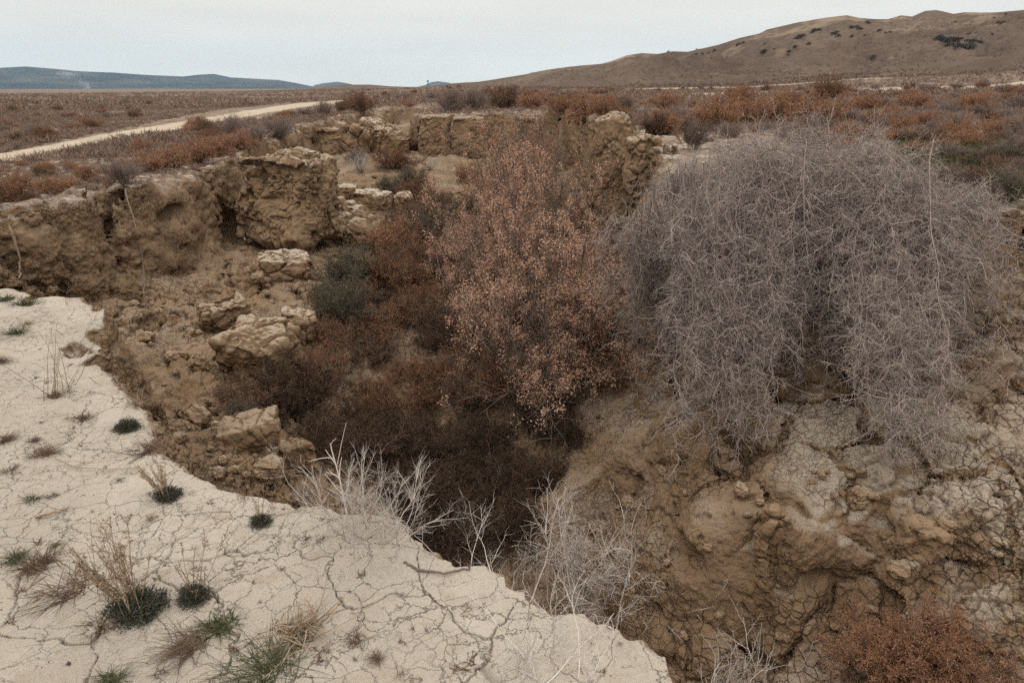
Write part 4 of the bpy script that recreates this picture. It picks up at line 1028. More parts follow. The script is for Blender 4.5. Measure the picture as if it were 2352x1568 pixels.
    # a few long bare shoots reaching up above the crown
    n = 34; B2, tt = onrim(n, .25, .95); B = np.stack([B2[:, 0], B2[:, 1] + rng.uniform(.1, .9, n), plateau(B2[:, 0], B2[:, 1]) + .15 + .40 * np.exp(-((tt - .5) / .25) ** 2)], 1)
    Pl = grow(B, nrm(np.stack([.7 * rng.normal(size=n), .5 * rng.normal(size=n), np.full(n, .8)], 1)), rng.uniform(.25, .5, n), 8, rng, .16)
    Pl = Pl[capped(Pl, tt, .18)]; b1.tubes(Pl, .005, .002, rng, 4)
    p, dd, t = spawn(Pl, 8, rng, .4, 1, (25, 60)); Pt = grow(p, dd, rng.uniform(.06, .2, len(p)), 4, rng, .2); b2.tubes(Pt, .002, .001, rng)
    e = bpy.data.objects.new('hanging_bush', None); COL.objects.link(e); e.location = (3.2, 7.2, .5)
    tag(e, 'huge leafless grey bush spilling over the right wall of the gully', 'bush')
    for nm, b_ in (('branches', b1), ('crown', b2)):
        o = link(nm, b_.mesh(nm, M_GREYTWIG), e); o.location = (-3.2, -7.2, -.5)
grey_bush()
print('bush', round(time.time() - T0, 1))

# ------------------------------------------------------------------ bleached shrubs along the near bank
put('bare_shrub', bleached(201, 30, .85, (.05, .02), br=9, tw=7, r0=.0038, spread=76, bs=.17), 845, 1240, 340, 'bare bleached shrub beside the tall dead stick at the lip of the near bank', 'shrub', rz=0, sz=1.05)
put('bare_shrub', bleached(202, 34, .8, (.25, .05), br=9, tw=7, r0=.0044, spread=78, bs=.2), 1370, 1385, 500, 'largest sprawling bleached shrub on the corner of the near bank', 'shrub', rz=0, sz=.85)
put('bare_shrub', bleached(203, 16, .8, (.15, .1), br=6, tw=3, r0=.0060), 1680, 1655, 330, 'bleached shrub rising from below the right tip of the near bank', 'shrub', rz=0, sz=1.1)
put('bare_shrub', bleached(204, 14, .8, (-.1, .1), br=6, tw=4, r0=.0042, spread=70), 1245, 1560, 430, 'thin sparse dry shrub on the cracked crust at the bottom edge', 'shrub', rz=0, sz=.8)
put('bare_shrub', bleached(205, 10, .9, (.35, .1), br=8, tw=5, r0=.0055), 1065, 1275, 190, 'small bleached shrub poking over the dark drop, between two larger ones', 'shrub', rz=0)
rng = np.random.default_rng(77)
p, _ = hit(805, 1235)
s_ = depth(p) / F; bt = Bits(); P = grow(p[None] * 0, np.array([[-.03, 0, 1.]]), np.array([240 * s_]), 12, rng, .025); bt.tubes(P, .0048, .002, rng, 6)
pp, dd, t = spawn(P, 12, rng, .35, 1, (30, 60)); P2_ = grow(pp, dd, rng.uniform(.05, .18, len(pp)), 5, rng, .10); bt.tubes(P2_, .0022, .001, rng, 4)
make('dead_stick', [('stick', bt.mesh('stick', M_WHITETWIG))], p, 'tall dead upright stick with short side twigs by the bank lip', 'stick')

# ------------------------------------------------------------------ big rust bushes in the right foreground
big = feathery(301, h=.75, stems=26, br=16, tw=11, leaf=6, ll=.016, tr=.0016, spread=84, droop=-.07, m2=M_RUST)
put('rust_bush', big, 2040, 1570, 300, 'big feathery rust bush at the bottom right corner, lower half', 'bush', sz=1.15)
big2 = feathery(302, h=.75, stems=24, br=16, tw=11, leaf=6, ll=.016, tr=.0016, spread=80, droop=-.06, m2=M_RUST)
put('rust_bush', big2, 2160, 1525, 260, 'feathery rust bush spreading right of the bigger one below the slope', 'bush', sz=1.0)

# ------------------------------------------------------------------ cushions and tufts on the near crust
C_ = [cushion(401, 0), cushion(402, 9, (.2, .0)), cushion(403, 18, (-.3, .0), sh=1.5), cushion(404, 22, (-.45, .1), sh=1.45)]
for px, py, wp, k, lab, sz in [
    (292, 985, 60, 0, 'dark green cushion near the lip of the bank, alone on pale crust', .9),
    (386, 1142, 66, 3, 'dark green cushion with a fan of dry stalks nearest the bank lip', .9),
    (600, 1200, 52, 1, 'small green cushion between the bank lip and the bleached shrub', .9),
    (318, 1405, 135, 3, 'largest dark green cushion with many dry seed stalks', .95),
    (447, 1375, 76, 1, 'green cushion with dry stalks just right of the largest one', 1.1),
    (660, 1065, 50, 0, 'green cushion growing on the broken clods below the lip', 1.0)]:
    put('green_cushion', C_[k], px, py, wp * 1.12, lab, 'plant', 'green cushion plants on the near bank', rz=PRNG.uniform(-.4, .4), sz=sz)
TG = [tuft(501 + i, 110, M_GRASS) for i in range(2)]; TD = [tuft(511 + i, 110, M_DRY) for i in range(3)]; TS = [tuft(521 + i, 60, M_STRAW, 70, .6) for i in range(2)]
TL = tuft(531, 170, M_GRASS, 88, .75, -.10, .006, (-.5, -.2)); TB = tuft(541, 110, M_DRY, 88, .7, -.12, .007, (-.35, -.3))
for px, py, wp, par, lab in [
    (35, 1282, 75, TG[0], 'round green grass tuft at the left edge below a brown one'), (55, 700, 70, TG[1], 'bright green grass clump at the far left tip of the bank'), (12, 688, 55, TG[0], 'green grass clump cut by the left edge of the photo'),
    (72, 1148, 50, TG[1], 'olive grass tuft, left of a tiny green one'), (120, 1140, 34, TG[0], 'tiny green grass tuft beside the olive tuft'), (275, 1104, 28, TG[0], 'tiny green tuft below the lone dark cushion'),
    (500, 1440, 110, TG[1], 'ragged green tuft on a brown mat in the foreground'), (615, 1545, 185, TL, 'long-bladed green grass clump swept left at the bottom edge'), (125, 1252, 30, TG[0], 'tiny dark tuft above the brown mauve clump'),
    (126, 910, 52, TD[0], 'dark dry tuft with thin straws on the pale crust'), (190, 962, 58, TD[1], 'reddish brown dry tuft at mid crust'), (106, 1040, 74, TD[2], 'wide dry brown tuft left of the lip'), (20, 1084, 50, TD[0], 'small brown tuft at the left edge'),
    (345, 1034, 92, TD[1], 'dry tuft with green heart close to the bank lip'), (312, 930, 80, TS[0], 'pale straw tuft on the bank lip'), (80, 1012, 36, TD[2], 'tiny reddish tuft left of the wide brown one'), (15, 1010, 60, TD[1], 'dry straw tuft cut by the left edge'),
    (85, 1300, 120, TD[0], 'mauve brown dry clump right of the round green tuft'), (172, 1360, 150, TB, 'large dark dry grass clump swept left beside the largest cushion'), (232, 1440, 95, TD[1], 'reddish dry clump below the largest cushion'),
    (445, 1480, 140, TB, 'flattened brown grass mat below the ragged green tuft'), (690, 1450, 190, TS[1], 'thin straw tuft lying on the crust right of the green clump'), (815, 1470, 60, TD[0], 'small dry tuft among the wide cracks'),
    (865, 1512, 50, TD[1], 'reddish dry sprig by the cracks at the bottom'), (700, 1140, 80, TD[2], 'dark dry tuft at the lip behind the dead stick'), (0, 830, 60, TD[2], 'dry clump cut by the left edge below the bank tip'), (255, 1562, 90, TG[1], 'dark green tuft cut by the bottom edge'),
    (345, 1192, 36, TS[0], 'small flat straw tuft above the stalk cushion'), (60, 745, 44, TS[1], 'short straw tuft on the bank tip'), (35, 765, 60, TG[1], 'low green mat below the bank tip grass')]:
    put('grass_tuft', par, px, py, wp * 1.3, lab, 'grass tuft', 'grass tufts on the near bank', sz=.55, rz=PRNG.uniform(-.5, .5))
# stalk plants without a cushion
ST = [tuft(551 + i, 14, M_STRAW, 50, 1.3, .0, .006) for i in range(2)]
for k, (px, py, wp, lab) in enumerate([(135, 905, 150, 'fan of thin dry stalks on the dark dry tuft'), (245, 1360, 170, 'fan of pale dry stalks leaning over the dark grass clump'), (470, 1010, 70, 'thin stalks rising from the lip past the drop'),
    (395, 905, 60, 'thin bare stalks at the bend of the lip'), (560, 1150, 80, 'reddish seeded stalks by the small green cushion'), (640, 1500, 120, 'bent straws at the bottom of the crust')]):
    put('dry_stalks', ST[k % 2], px, py, wp, lab, 'dry stalks', 'dry stalks on the near bank')
# tiny sprigs
TINY = [tuft(561 + i, 9, M_DRY, 85, .5, -.05, .035) for i in range(4)]; rng = np.random.default_rng(31); k = 0
while k < 90:
    px, py = rng.uniform(0, 1560), rng.uniform(720, 1560)
    p, n_ = hit(px, py)
    if p is None or n_[2] < .8 or p[2] < -.15 or p[1] > 6.4: continue
    s_ = .016 + .06 * rng.random() ** 2.2
    make('dry_sprig', TINY[k % 4], p, 'tiny dry sprig sprouting from the pale cracked crust', 'sprig', 'tiny sprigs on the near crust', s_, rng.uniform(0, 6)); k += 1
# crumbs of dead plants lying over the crust
rng = np.random.default_rng(37); n = 9000; X = rng.uniform(-4.5, 1.6, n); Y = rng.uniform(1.0, 6.2, n); k = (bil(DF, X.astype(np.float32), Y.astype(np.float32)) < -.02) & (Y < 6.3 + .3 * X) & (fbm(X, Y, 0 * X, 1.4, 3, 39) + .25 > rng.random(n) * .9 - .1)
X, Y = X[k], Y[k]; Zc = np.array([drop(a, b_, 3) for a, b_ in zip(X, Y)]); C = np.stack([X, Y, Zc + .002], 1); a = rng.uniform(0, 6.28, len(X)); dd = np.stack([np.cos(a), np.sin(a), .12 * rng.normal(size=len(X))], 1)
bt = Bits(); bt.tubes(grow(C, dd, .006 + .035 * rng.random(len(X)) ** 3, 3, rng, .25), .0013, .0007, rng)
tag(link('litter', bt.mesh('litter', M_DRY)), 'crumbs of dead twigs lying over the pale crust', None, None, 'stuff')
# sticks and a pebble
def stick(pts, r_, label, m=M_WHITETWIG, name='stick', lift=.012, cat='stick'):
    P = []
    for px, py in pts:
        p, n_ = hit(px, py); P.append(p + n_ * lift)
    P = np.array(P); tt = np.linspace(0, len(P) - 1, 22); P = np.stack([np.interp(tt, np.arange(len(P)), P[:, c]) for c in range(3)], 1)
    P[1:-1] = (P[:-2] + P[1:-1] * 2 + P[2:]) / 4; rng = np.random.default_rng(int(pts[0][0])); P += rng.normal(size=P.shape) * r_ * .35
    bt = Bits(); bt.tubes(P[None], r_, r_ * .5, rng, 6, tone=.5)
    c0 = P[0].copy(); me = bt.mesh(name, m); v = np.empty(len(me.vertices) * 3, np.float32); me.vertices.foreach_get('co', v); v = (v.reshape(-1, 3) - c0).ravel(); me.vertices.foreach_set('co', v); me.update()
    tag(link(name, me, None, c0), label, cat)
stick([(85, 1192), (110, 1186), (158, 1172)], .007, 'short thick grey stick on the crust', M_STRAW)
stick([(128, 1058), (175, 1078), (250, 1082), (325, 1078)], .003, 'long thin curved stick lying on the crust', M_STRAW)
stick([(855, 1505), (860, 1512), (930, 1540)], .006, 'short stick near the bottom cracks') if False else None
stick([(930, 1292), (960, 1312), (1020, 1318), (1080, 1306)], .006, 'dark root lying along the crust under the first bleached shrub', M_WOOD, 'root', .006, 'root')
stick([(570, 560), (568, 543), (580, 535), (600, 540), (618, 552)], .022, 'pale arched root looping out of the earth below the square block', M_WHITETWIG, 'root', .10, 'root')
stick([(18, 515), (35, 545), (48, 590), (46, 625), (42, 640)], .020, 'thick root hanging down the left wall near the photo edge', M_STRAW, 'root', .06, 'root')
stick([(288, 438), (292, 470), (300, 500), (306, 530)], .018, 'thin root hanging below the mauve dome shrub', M_STRAW, 'root', .06, 'root')
stick([(318, 560), (325, 620), (338, 690), (352, 720)], .016, 'long fine root trailing down the left wall', M_WOOD, 'root', .05, 'root')
p, _ = hit(157, 1527); pbm = block_mesh(.022, .02, .016, 9, .6, 12, amp=.4, cracks=False)
o = link('pebble', make_mesh('pebble', pbm[0], pbm[1], None, M_WOOD, {'tone': np.full(len(pbm[0]), .4)}), None, p + np.array([0, 0, .006])); tag(o, 'small dark grey pebble on the crust at the bottom left', 'pebble')
print('crust', round(time.time() - T0, 1))
# ------------------------------------------------------------------ shrubs in the gully
gully_named = [
    (RUSTY, 1345, 830, 130, 'russet feathery shrub between the plumes and the right wall'), (ORANGE, 1340, 660, 110, 'rust feathery shrub at the foot of the earth pillar'), (RUSTY, 1060, 560, 120, 'russet feathery shrub left of the rear plumes'), (ORANGE, 1150, 470, 90, 'rust feathery shrub behind the plumes'), (ORANGE, 905, 600, 150, 'rust brown shrub standing at the upper left of the thicket'), (SAGE, 800, 655, 150, 'grey green shrub at the left margin of the thicket'), (SAGE, 745, 690, 90, 'small grey green shrub below the ledge slab'),
    (SAGE, 632, 772, 70, 'green tuft of shrub in a hollow above the pale boulder'), (RUSTY, 690, 610, 70, 'russet shrub on the ledge slab edge'), (SAGE, 625, 640, 44, 'small grey green shrub hanging off the ledge slab'),
    (BROWN, 640, 905, 120, 'brown shrub beside the large pale boulder'), (BROWN, 555, 940, 150, 'thin brown shrub below the boulder on the left slope'), (RUSTY, 700, 920, 170, 'dark russet shrub at the lower left of the thicket'),
    (SAGE, 545, 965, 80, 'grey green low shrub above the cracked shelf block'), (MAUVE, 820, 375, 60, 'grey shrub at the foot of the far left wall'), (RUSTY, 905, 385, 110, 'wide brown shrub before the far left wall'), (MAUVE, 860, 335, 70, 'mauve shrub on the sloping slumped block'),
    (RUSTY, 950, 345, 60, 'brown shrub in the narrow head of the gully'), (PALE, 830, 395, 60, 'pale bare shrub low before the slumped block'), (PALE, 985, 392, 46, 'pale small shrub below the left buttress'), (ORANGE, 1075, 420, 80, 'rust shrub below the far wall'),
    (SAGE, 945, 430, 80, 'dark green shrub on the gully floor in the distance'), (SAGE, 895, 440, 70, 'grey green shrub left of the dark green one'), (DKTWIG, 830, 452, 40, 'dark bare shrub behind the pale flat slab'), (RUSTY, 960, 465, 100, 'russet shrub right of the pale clods'),
    (ORANGE, 1100, 470, 90, 'rust shrub on the floor right of the clods'), (BROWN, 1010, 480, 90, 'brown twiggy shrub beside the pale pair of clods'), (SAGE, 1310, 540, 90, 'olive shrub at the foot of the tall pillar'), (MAUVE, 985, 560, 90, 'grey mauve shrub at the top of the thicket'),
    (SAGE, 1385, 790, 110, 'dark olive shrub beside the foot of the right wall'), (BROWN, 930, 545, 120, 'brown shrub at the head of the thicket'), (SAGE, 855, 575, 60, 'bleached green shrub sprawling off the long slab'),
    (RUSTY, 1180, 400, 70, 'russet shrub on the floor left of the pale lump'), (BROWN, 720, 330, 40, 'small brown shrub on the left wall bulge')]
for k, (par, px, py, wp, lab) in enumerate(gully_named):
    put('gully_shrub', par[k % len(par)], px, py, wp * 1.15, lab, 'shrub', sink=.03, sz=PRNG.uniform(.9, 1.15))
plumes = [(1235, 985, 300, 1.0, 'nearest pinkish plume shrub with drooping lower shoots'), (1300, 880, 260, 1.0, 'plume shrub right behind the nearest one by the right wall'), (1150, 880, 240, 1.0, 'plume shrub on the left shoulder of the nearest one'),
    (1230, 800, 260, 1.05, 'plume shrub in the middle of the pink stand'), (1090, 780, 190, 1.1, 'slender plume shrub on the left side of the pink stand'), (1300, 770, 200, 1.1, 'plume shrub against the right wall of the gully'),
    (1180, 700, 230, 1.25, 'tall plume shrub in the upper left of the pink stand'), (1215, 690, 220, 1.35, 'tallest plume shrub left of the earth pillar'), (1220, 620, 190, 1.35, 'tall thin plume shrub behind the pink stand'),
    (1120, 600, 170, 1.2, 'plume shrub at the left rear of the pink stand'), (1240, 610, 170, 1.5, 'rear plume shrub with dark stems by the pillar foot'), (1215, 540, 150, 1.3, 'farthest plume shrub before the far wall'), (1160, 530, 130, 1.2, 'far slim plume shrub below the far wall'), (1050, 640, 120, 1.0, 'low plume shrub at the edge of the russet thicket'), (1225, 560, 140, 1.6, 'leggy dark-stemmed plume shrub reaching above the far rim')]
for k, (px, py, wp, sz, lab) in enumerate(plumes):
    far_ = k in (7, 8, 10, 11, 12, 14)
    put('plume_shrub', (LEGGY if far_ else PLUME)[k % (2 if far_ else 4)], px + (0 if far_ else 15), py, wp, lab, 'shrub', 'pinkish plume shrubs in the gully', sink=.02, sz=sz * (.82 if far_ else .95))
# the russet thicket that fills the floor
tpoly = np.array([(620, 960), (700, 850), (760, 760), (800, 690), (870, 640), (960, 560), (1050, 500), (1180, 470), (1330, 520), (1380, 640), (1400, 720), (1420, 830), (1400, 930), (1310, 1040), (1250, 1160), (1210, 1250), (1100, 1290), (980, 1240), (880, 1120), (760, 1060), (660, 1010)], float)
def inpoly(pt, pg):
    c = False; n = len(pg)
    for i in range(n):
        a, b_ = pg[i], pg[(i + 1) % n]
        if (a[1] > pt[1]) != (b_[1] > pt[1]) and pt[0] < (b_[0] - a[0]) * (pt[1] - a[1]) / (b_[1] - a[1]) + a[0]: c = not c
    return c
rng = np.random.default_rng(8); pts = []; tries = 0
while len(pts) < 170 and tries < 6000:
    tries += 1
    px, py = rng.uniform(600, 1430), rng.uniform(460, 1300)
    if not inpoly((px, py), tpoly): continue
    p, n_ = hit(px, py)
    if p is None or p[2] > -1.0: continue
    if any(np.hypot(*(p[:2] - q_[:2])) < .40 + .018 * p[1] for q_ in pts): continue
    pts.append(p)
    k = len(pts); par = [RUSTY, RUSTY, BROWN, RUSTY, RUSTY, SAGE, BROWN][rng.integers(0, 7)] if px > 800 or py > 800 else [SAGE, BROWN, RUSTY][rng.integers(0, 3)]
    if py > 960 or rng.random() < .18: par = DARKB  # low clumps get the darker brush, whose colour holds painted gully shade
    nm = {id(RUSTY): 'dark russet feathery shrub, one of many in the thicket', id(BROWN): 'brown feathery shrub, one of many in the thicket', id(SAGE): 'grey green feathery shrub among russet ones in the thicket', id(DARKB): 'dark brush with painted shade, one of many clumps low in the thicket'}[id(par)]
    s_ = rng.uniform(.75, 1.6) * (1.0 if p[1] < 14 else 1.1)
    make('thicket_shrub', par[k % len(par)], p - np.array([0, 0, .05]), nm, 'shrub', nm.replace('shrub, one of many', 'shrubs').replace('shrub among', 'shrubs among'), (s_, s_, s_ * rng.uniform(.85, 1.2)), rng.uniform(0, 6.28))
print('gully', len(pts), round(time.time() - T0, 1))

# ------------------------------------------------------------------ shrubs on the banks and the plain
bank_named = [
    (MAUVE, 282, 420, 105, 'round mauve grey dome shrub on the left rim with roots below'), (ORANGE, 208, 415, 70, 'orange shrub just left of the mauve dome'), (ORANGE, 128, 448, 95, 'orange feathery shrub on the left rim'), (ORANGE, 30, 462, 120, 'orange feathery shrub at the left edge of the photo'),
    (ORANGE, 345, 395, 95, 'orange shrub first in the row along the left rim'), (ORANGE, 400, 385, 100, 'orange shrub second in the row along the left rim'), (ORANGE, 455, 372, 110, 'orange shrub in the middle of the row on the left rim'), (ORANGE, 505, 358, 95, 'orange shrub fourth in the row along the left rim'),
    (ORANGE, 550, 345, 90, 'orange shrub at the far end of the row on the left rim'), (MAUVE, 590, 335, 100, 'mauve grey shrub at the end of the orange row'), (MAUVE, 640, 318, 80, 'mauve grey shrub above the square block'), (MAUVE, 540, 312, 80, 'mauve grey shrub behind the orange row'), (ORANGE, 330, 350, 60, 'upright orange shrub by the dirt track'),
    (MAUVE, 702, 270, 52, 'dark grey shrub on the far left rim'), (MAUVE, 745, 266, 56, 'grey shrub right of the dark grey one on the far left rim'), (BROWN, 785, 258, 40, 'brown shrub at the end of the far left rim'), (RUSTY, 825, 256, 80, 'russet brown shrub before the bare pale patch'),
    (MAUVE, 1035, 258, 90, 'wide grey mauve shrub on the far wall rim'), (MAUVE, 1090, 254, 80, 'grey mauve shrub on the middle of the far rim'), (RUSTY, 1120, 240, 90, 'tall russet shrub behind the far rim'), (ORANGE, 1222, 250, 70, 'orange shrub on the far rim above the plumes'), (BROWN, 1160, 250, 90, 'brown low shrub on the far rim'),
    (ORANGE, 1290, 262, 80, 'orange shrub right end of the far rim'), (ORANGE, 1345, 275, 110, 'tall orange shrub behind the pillar'), (ORANGE, 1395, 272, 90, 'orange shrub above the tall pillar'), (DKTWIG, 1437, 262, 60, 'dark grey upright shrub behind the pillar'), (ORANGE, 1530, 252, 80, 'orange shrub behind the short pillar'),
    (BROWN, 1500, 305, 90, 'brown shrub on the bank by the short pillar'), (ORANGE, 1530, 308, 100, 'orange shrub on the bank above the short pillar'), (MAUVE, 1560, 300, 100, 'mauve shrub among orange ones above the short pillar'), (ORANGE, 1640, 300, 140, 'large orange shrub left behind the grey bush'), (ORANGE, 1710, 290, 130, 'large orange shrub behind the grey bush crown'),
    (ORANGE, 1780, 285, 140, 'bright orange shrub behind the middle of the grey bush'), (ORANGE, 1700, 245, 90, 'orange shrub further back behind the grey bush'), (DKTWIG, 1430, 300, 70, 'dark bare plant growing from the pillar crack'), (DKTWIG, 1590, 345, 110, 'dark bare shrub left of the grey bush crown'),
    (ORANGE, 1880, 290, 150, 'brightest orange shrub right behind the grey bush'), (RUSTY, 1900, 232, 110, 'tall russet shrub before the pale earth bank'), (ORANGE, 1990, 260, 80, 'orange shrub at the right behind the grey bush'), (ORANGE, 2100, 250, 80, 'orange shrub right of the brightest one'),
    (ORANGE, 2200, 330, 100, 'orange shrub on the grassy bank at the right'), (RUSTY, 2230, 380, 60, 'small russet shrub on the grassy right bank'), (SAGE, 2300, 385, 110, 'grey green shrub on the grassy right bank'), (DKTWIG, 2240, 385, 70, 'dark bare shrub on the grassy right bank'), (SAGE, 2310, 460, 130, 'dark green grassy shrub at the right edge'), (MAUVE, 2330, 320, 90, 'mauve grey shrub at the right edge of the bank')]
for k, (par, px, py, wp, lab) in enumerate(bank_named):
    put('bank_shrub' if py > 300 else 'plain_shrub', par[k % len(par)], px, py, wp * 1.1, lab, 'shrub', sink=.04, sz=PRNG.uniform(.85, 1.1))
def roadfree(p, pad=.3):
    d_ = np.hypot(*(ROADC - p[:2]).T); seg = []
    for i in range(len(ROADC) - 1):
        a, b_ = ROADC[i], ROADC[i + 1]; e_ = b_ - a; t_ = np.clip((p[:2] - a) @ e_ / (e_ @ e_), 0, 1); seg.append(np.hypot(*(p[:2] - a - t_ * e_)) - (ROADW[i] * (1 - t_) + ROADW[i + 1] * t_))
    return min(seg) > pad
def onbank(p): return not (p[1] < 64 and abs(p[0]) < 50 and bil(DF, np.array([p[0]], np.float32), np.array([p[1]], np.float32))[0] > -.3)
zones = [  # pixels of the plain: x0, x1, y0, y1, count, kinds, width range in metres
    (0, 700, 238, 330, 55, [MAUVE, BROWN, ORANGE, RUSTY], (.5, 1.2)), (0, 330, 345, 470, 26, [ORANGE, MAUVE, ORANGE, BROWN], (.25, .6)), (350, 700, 290, 345, 16, [MAUVE, ORANGE], (.4, .8)), (830, 1450, 214, 250, 60, [RUSTY, MAUVE, BROWN, ORANGE], (.9, 2.0)),
    (1450, 2352, 214, 262, 78, [ORANGE, MAUVE, RUSTY, MAUVE, BROWN], (.6, 1.5)), (1560, 2352, 262, 345, 80, [ORANGE, MAUVE, BROWN, MAUVE], (.45, .95)), (2100, 2352, 330, 450, 34, [SAGE, MAUVE, BROWN, ORANGE], (.3, .7)), (700, 2352, 200, 214, 50, [RUSTY, BROWN, MAUVE], (1.0, 2.2))]
names = {id(ORANGE): 'orange', id(MAUVE): 'mauve grey', id(BROWN): 'brown', id(RUSTY): 'russet', id(SAGE): 'grey green'}
zlab = ['left plain around the dirt track', 'left bank between track and rim', 'strip between track and orange row', 'plain behind the far wall', 'plain before the pale earth bank', 'bank behind the grey bush', 'grassy bank right of the grey bush', 'distant plain below the hills']
rng = np.random.default_rng(14)
for zi_, (x0, x1, y0, y1, n, ks, sr) in enumerate(zones):
    c = 0; tries = 0
    while c < n and tries < n * 20:
        tries += 1
        px, py = rng.uniform(x0, x1), rng.uniform(y0, y1); p, n_ = hit(px, py)
        if p is None or n_[2] < .75 or not roadfree(p) or not onbank(p): continue
        par = ks[rng.integers(0, len(ks))]; s_ = rng.uniform(*sr); c += 1
        make('bank_shrub' if zi_ in (1, 2, 5, 6) else 'plain_shrub', par[rng.integers(0, len(par))], p - np.array([0, 0, .05]), f'{names[id(par)]} shrub scattered over the {zlab[zi_]}', 'shrub', f'{names[id(par)]} shrubs on the {zlab[zi_]}', (s_, s_, s_ * rng.uniform(.6, 1.0)), rng.uniform(0, 6.28), flat=p[1] > 25)
# low scrub and dry grass nobody could count
def scrub(name, n, r0, r1, a0, a1, size, nt, m, label, seed, rough=.5, lw=.05):
    rng = np.random.default_rng(seed); a = rng.uniform(a0, a1, n); r_ = np.exp(rng.uniform(math.log(r0), math.log(r1), n)); X = r_ * np.sin(a); Y = r_ * np.cos(a)
    patch = fbm(X, Y, 0 * X, .22, 4, seed) + .5 * fbm(X, Y, 0 * X, .05, 2, seed + 5)
    ok_ = (patch > rng.normal(-.30, .25, n)); d_ = np.full(n, -9.); m_ = (np.abs(X) < 50) & (Y < 64) & (Y > -6)
    d_[m_] = bil(DF, X[m_].astype(np.float32), Y[m_].astype(np.float32)); ok_ &= d_ < -.15
    for i in range(len(ROADC) - 1):
        A_, B_ = ROADC[i], ROADC[i + 1]; e_ = B_ - A_; t_ = np.clip(((X - A_[0]) * e_[0] + (Y - A_[1]) * e_[1]) / (e_ @ e_), 0, 1)
        ok_ &= np.hypot(X - A_[0] - t_ * e_[0], Y - A_[1] - t_ * e_[1]) > (ROADW[i] * (1 - t_) + ROADW[i + 1] * t_) * 1.0
    X, Y = X[ok_], Y[ok_]
    Zz = np.where((np.hypot(X, Y) < 58) & (np.abs(X) < 49), bil(HM, X.astype(np.float32), Y.astype(np.float32)), plainz(X, Y))
    N = len(X); s_ = rng.uniform(.5, 1.4, N) * size * np.where(patch[ok_] > .2, 1.2, .85); q = np.repeat(np.arange(N), nt)
    d = dome_dirs(len(q), rng, 75, .2); C = np.stack([X, Y, Zz - .01], 1)[q] + d * (s_[q] * rng.uniform(.0, .5, len(q)))[:, None] * np.array([1, 1, .6])
    bt = Bits(); tone = np.clip(rng.normal(.45, .25, N), 0, 1)[q]
    bt.leaves(C, s_[q] * rng.uniform(.3, .7, len(q)), s_[q] * lw, rng, d, tone=np.clip(tone + .12 * rng.normal(size=len(q)), 0, 1))
    tag(link(name, bt.mesh(name, m)), label, None, None, 'stuff')
scrub('dry_grass', 34000, 7.5, 30, -.85, .85, .10, 22, M_STEPPE, 'dry litter and short dead grass on the banks', 601, lw=.035)
scrub('steppe_scrub', 46000, 20, 75, -.72, .78, .26, 22, M_STEPPE, 'low brown scrub covering the near plain', 611, lw=.035)
scrub('steppe_scrub', 34000, 65, 290, -.70, .78, .50, 10, M_STEPPE, 'low brown scrub covering the far plain', 621, lw=.07)
scrub('green_grass', 3600, 8.0, 15, .50, .80, .20, 26, M_GRASS, 'short green grass on the bank right of the grey bush', 631, lw=.025)
def hillscrub():
    rng = np.random.default_rng(641); N = 15000; a = rng.uniform(-.05, .74, N); r_ = np.exp(rng.uniform(math.log(168), math.log(400), N)); P = []
    for a_, q_ in zip(a, r_):
        h = HB.ray_cast(Vector((q_ * math.sin(a_), q_ * math.cos(a_), 200)), Vector((0, 0, -1)))[0]
        if h is not None: P.append(h)
    P = np.array(P); k = fbm(P[:, 0], P[:, 1], 0 * P[:, 0], .03, 4, 643) > rng.normal(-.05, .2, len(P)); P = P[k]; q = np.repeat(np.arange(len(P)), 7); s_ = rng.uniform(.5, 1.2, len(P))[q]
    d = dome_dirs(len(q), rng, 75, .2); bt = Bits(); bt.leaves(P[q] + d * (s_ * .2)[:, None], s_ * .5, s_ * .10, rng, d, tone=np.clip(rng.normal(.3, .2, len(P)), 0, 1)[q])
    tag(link('steppe_scrub', bt.mesh('steppe_scrub', M_STEPPE)), 'low scrub speckling the brown hillside', None, None, 'stuff')
hillscrub()
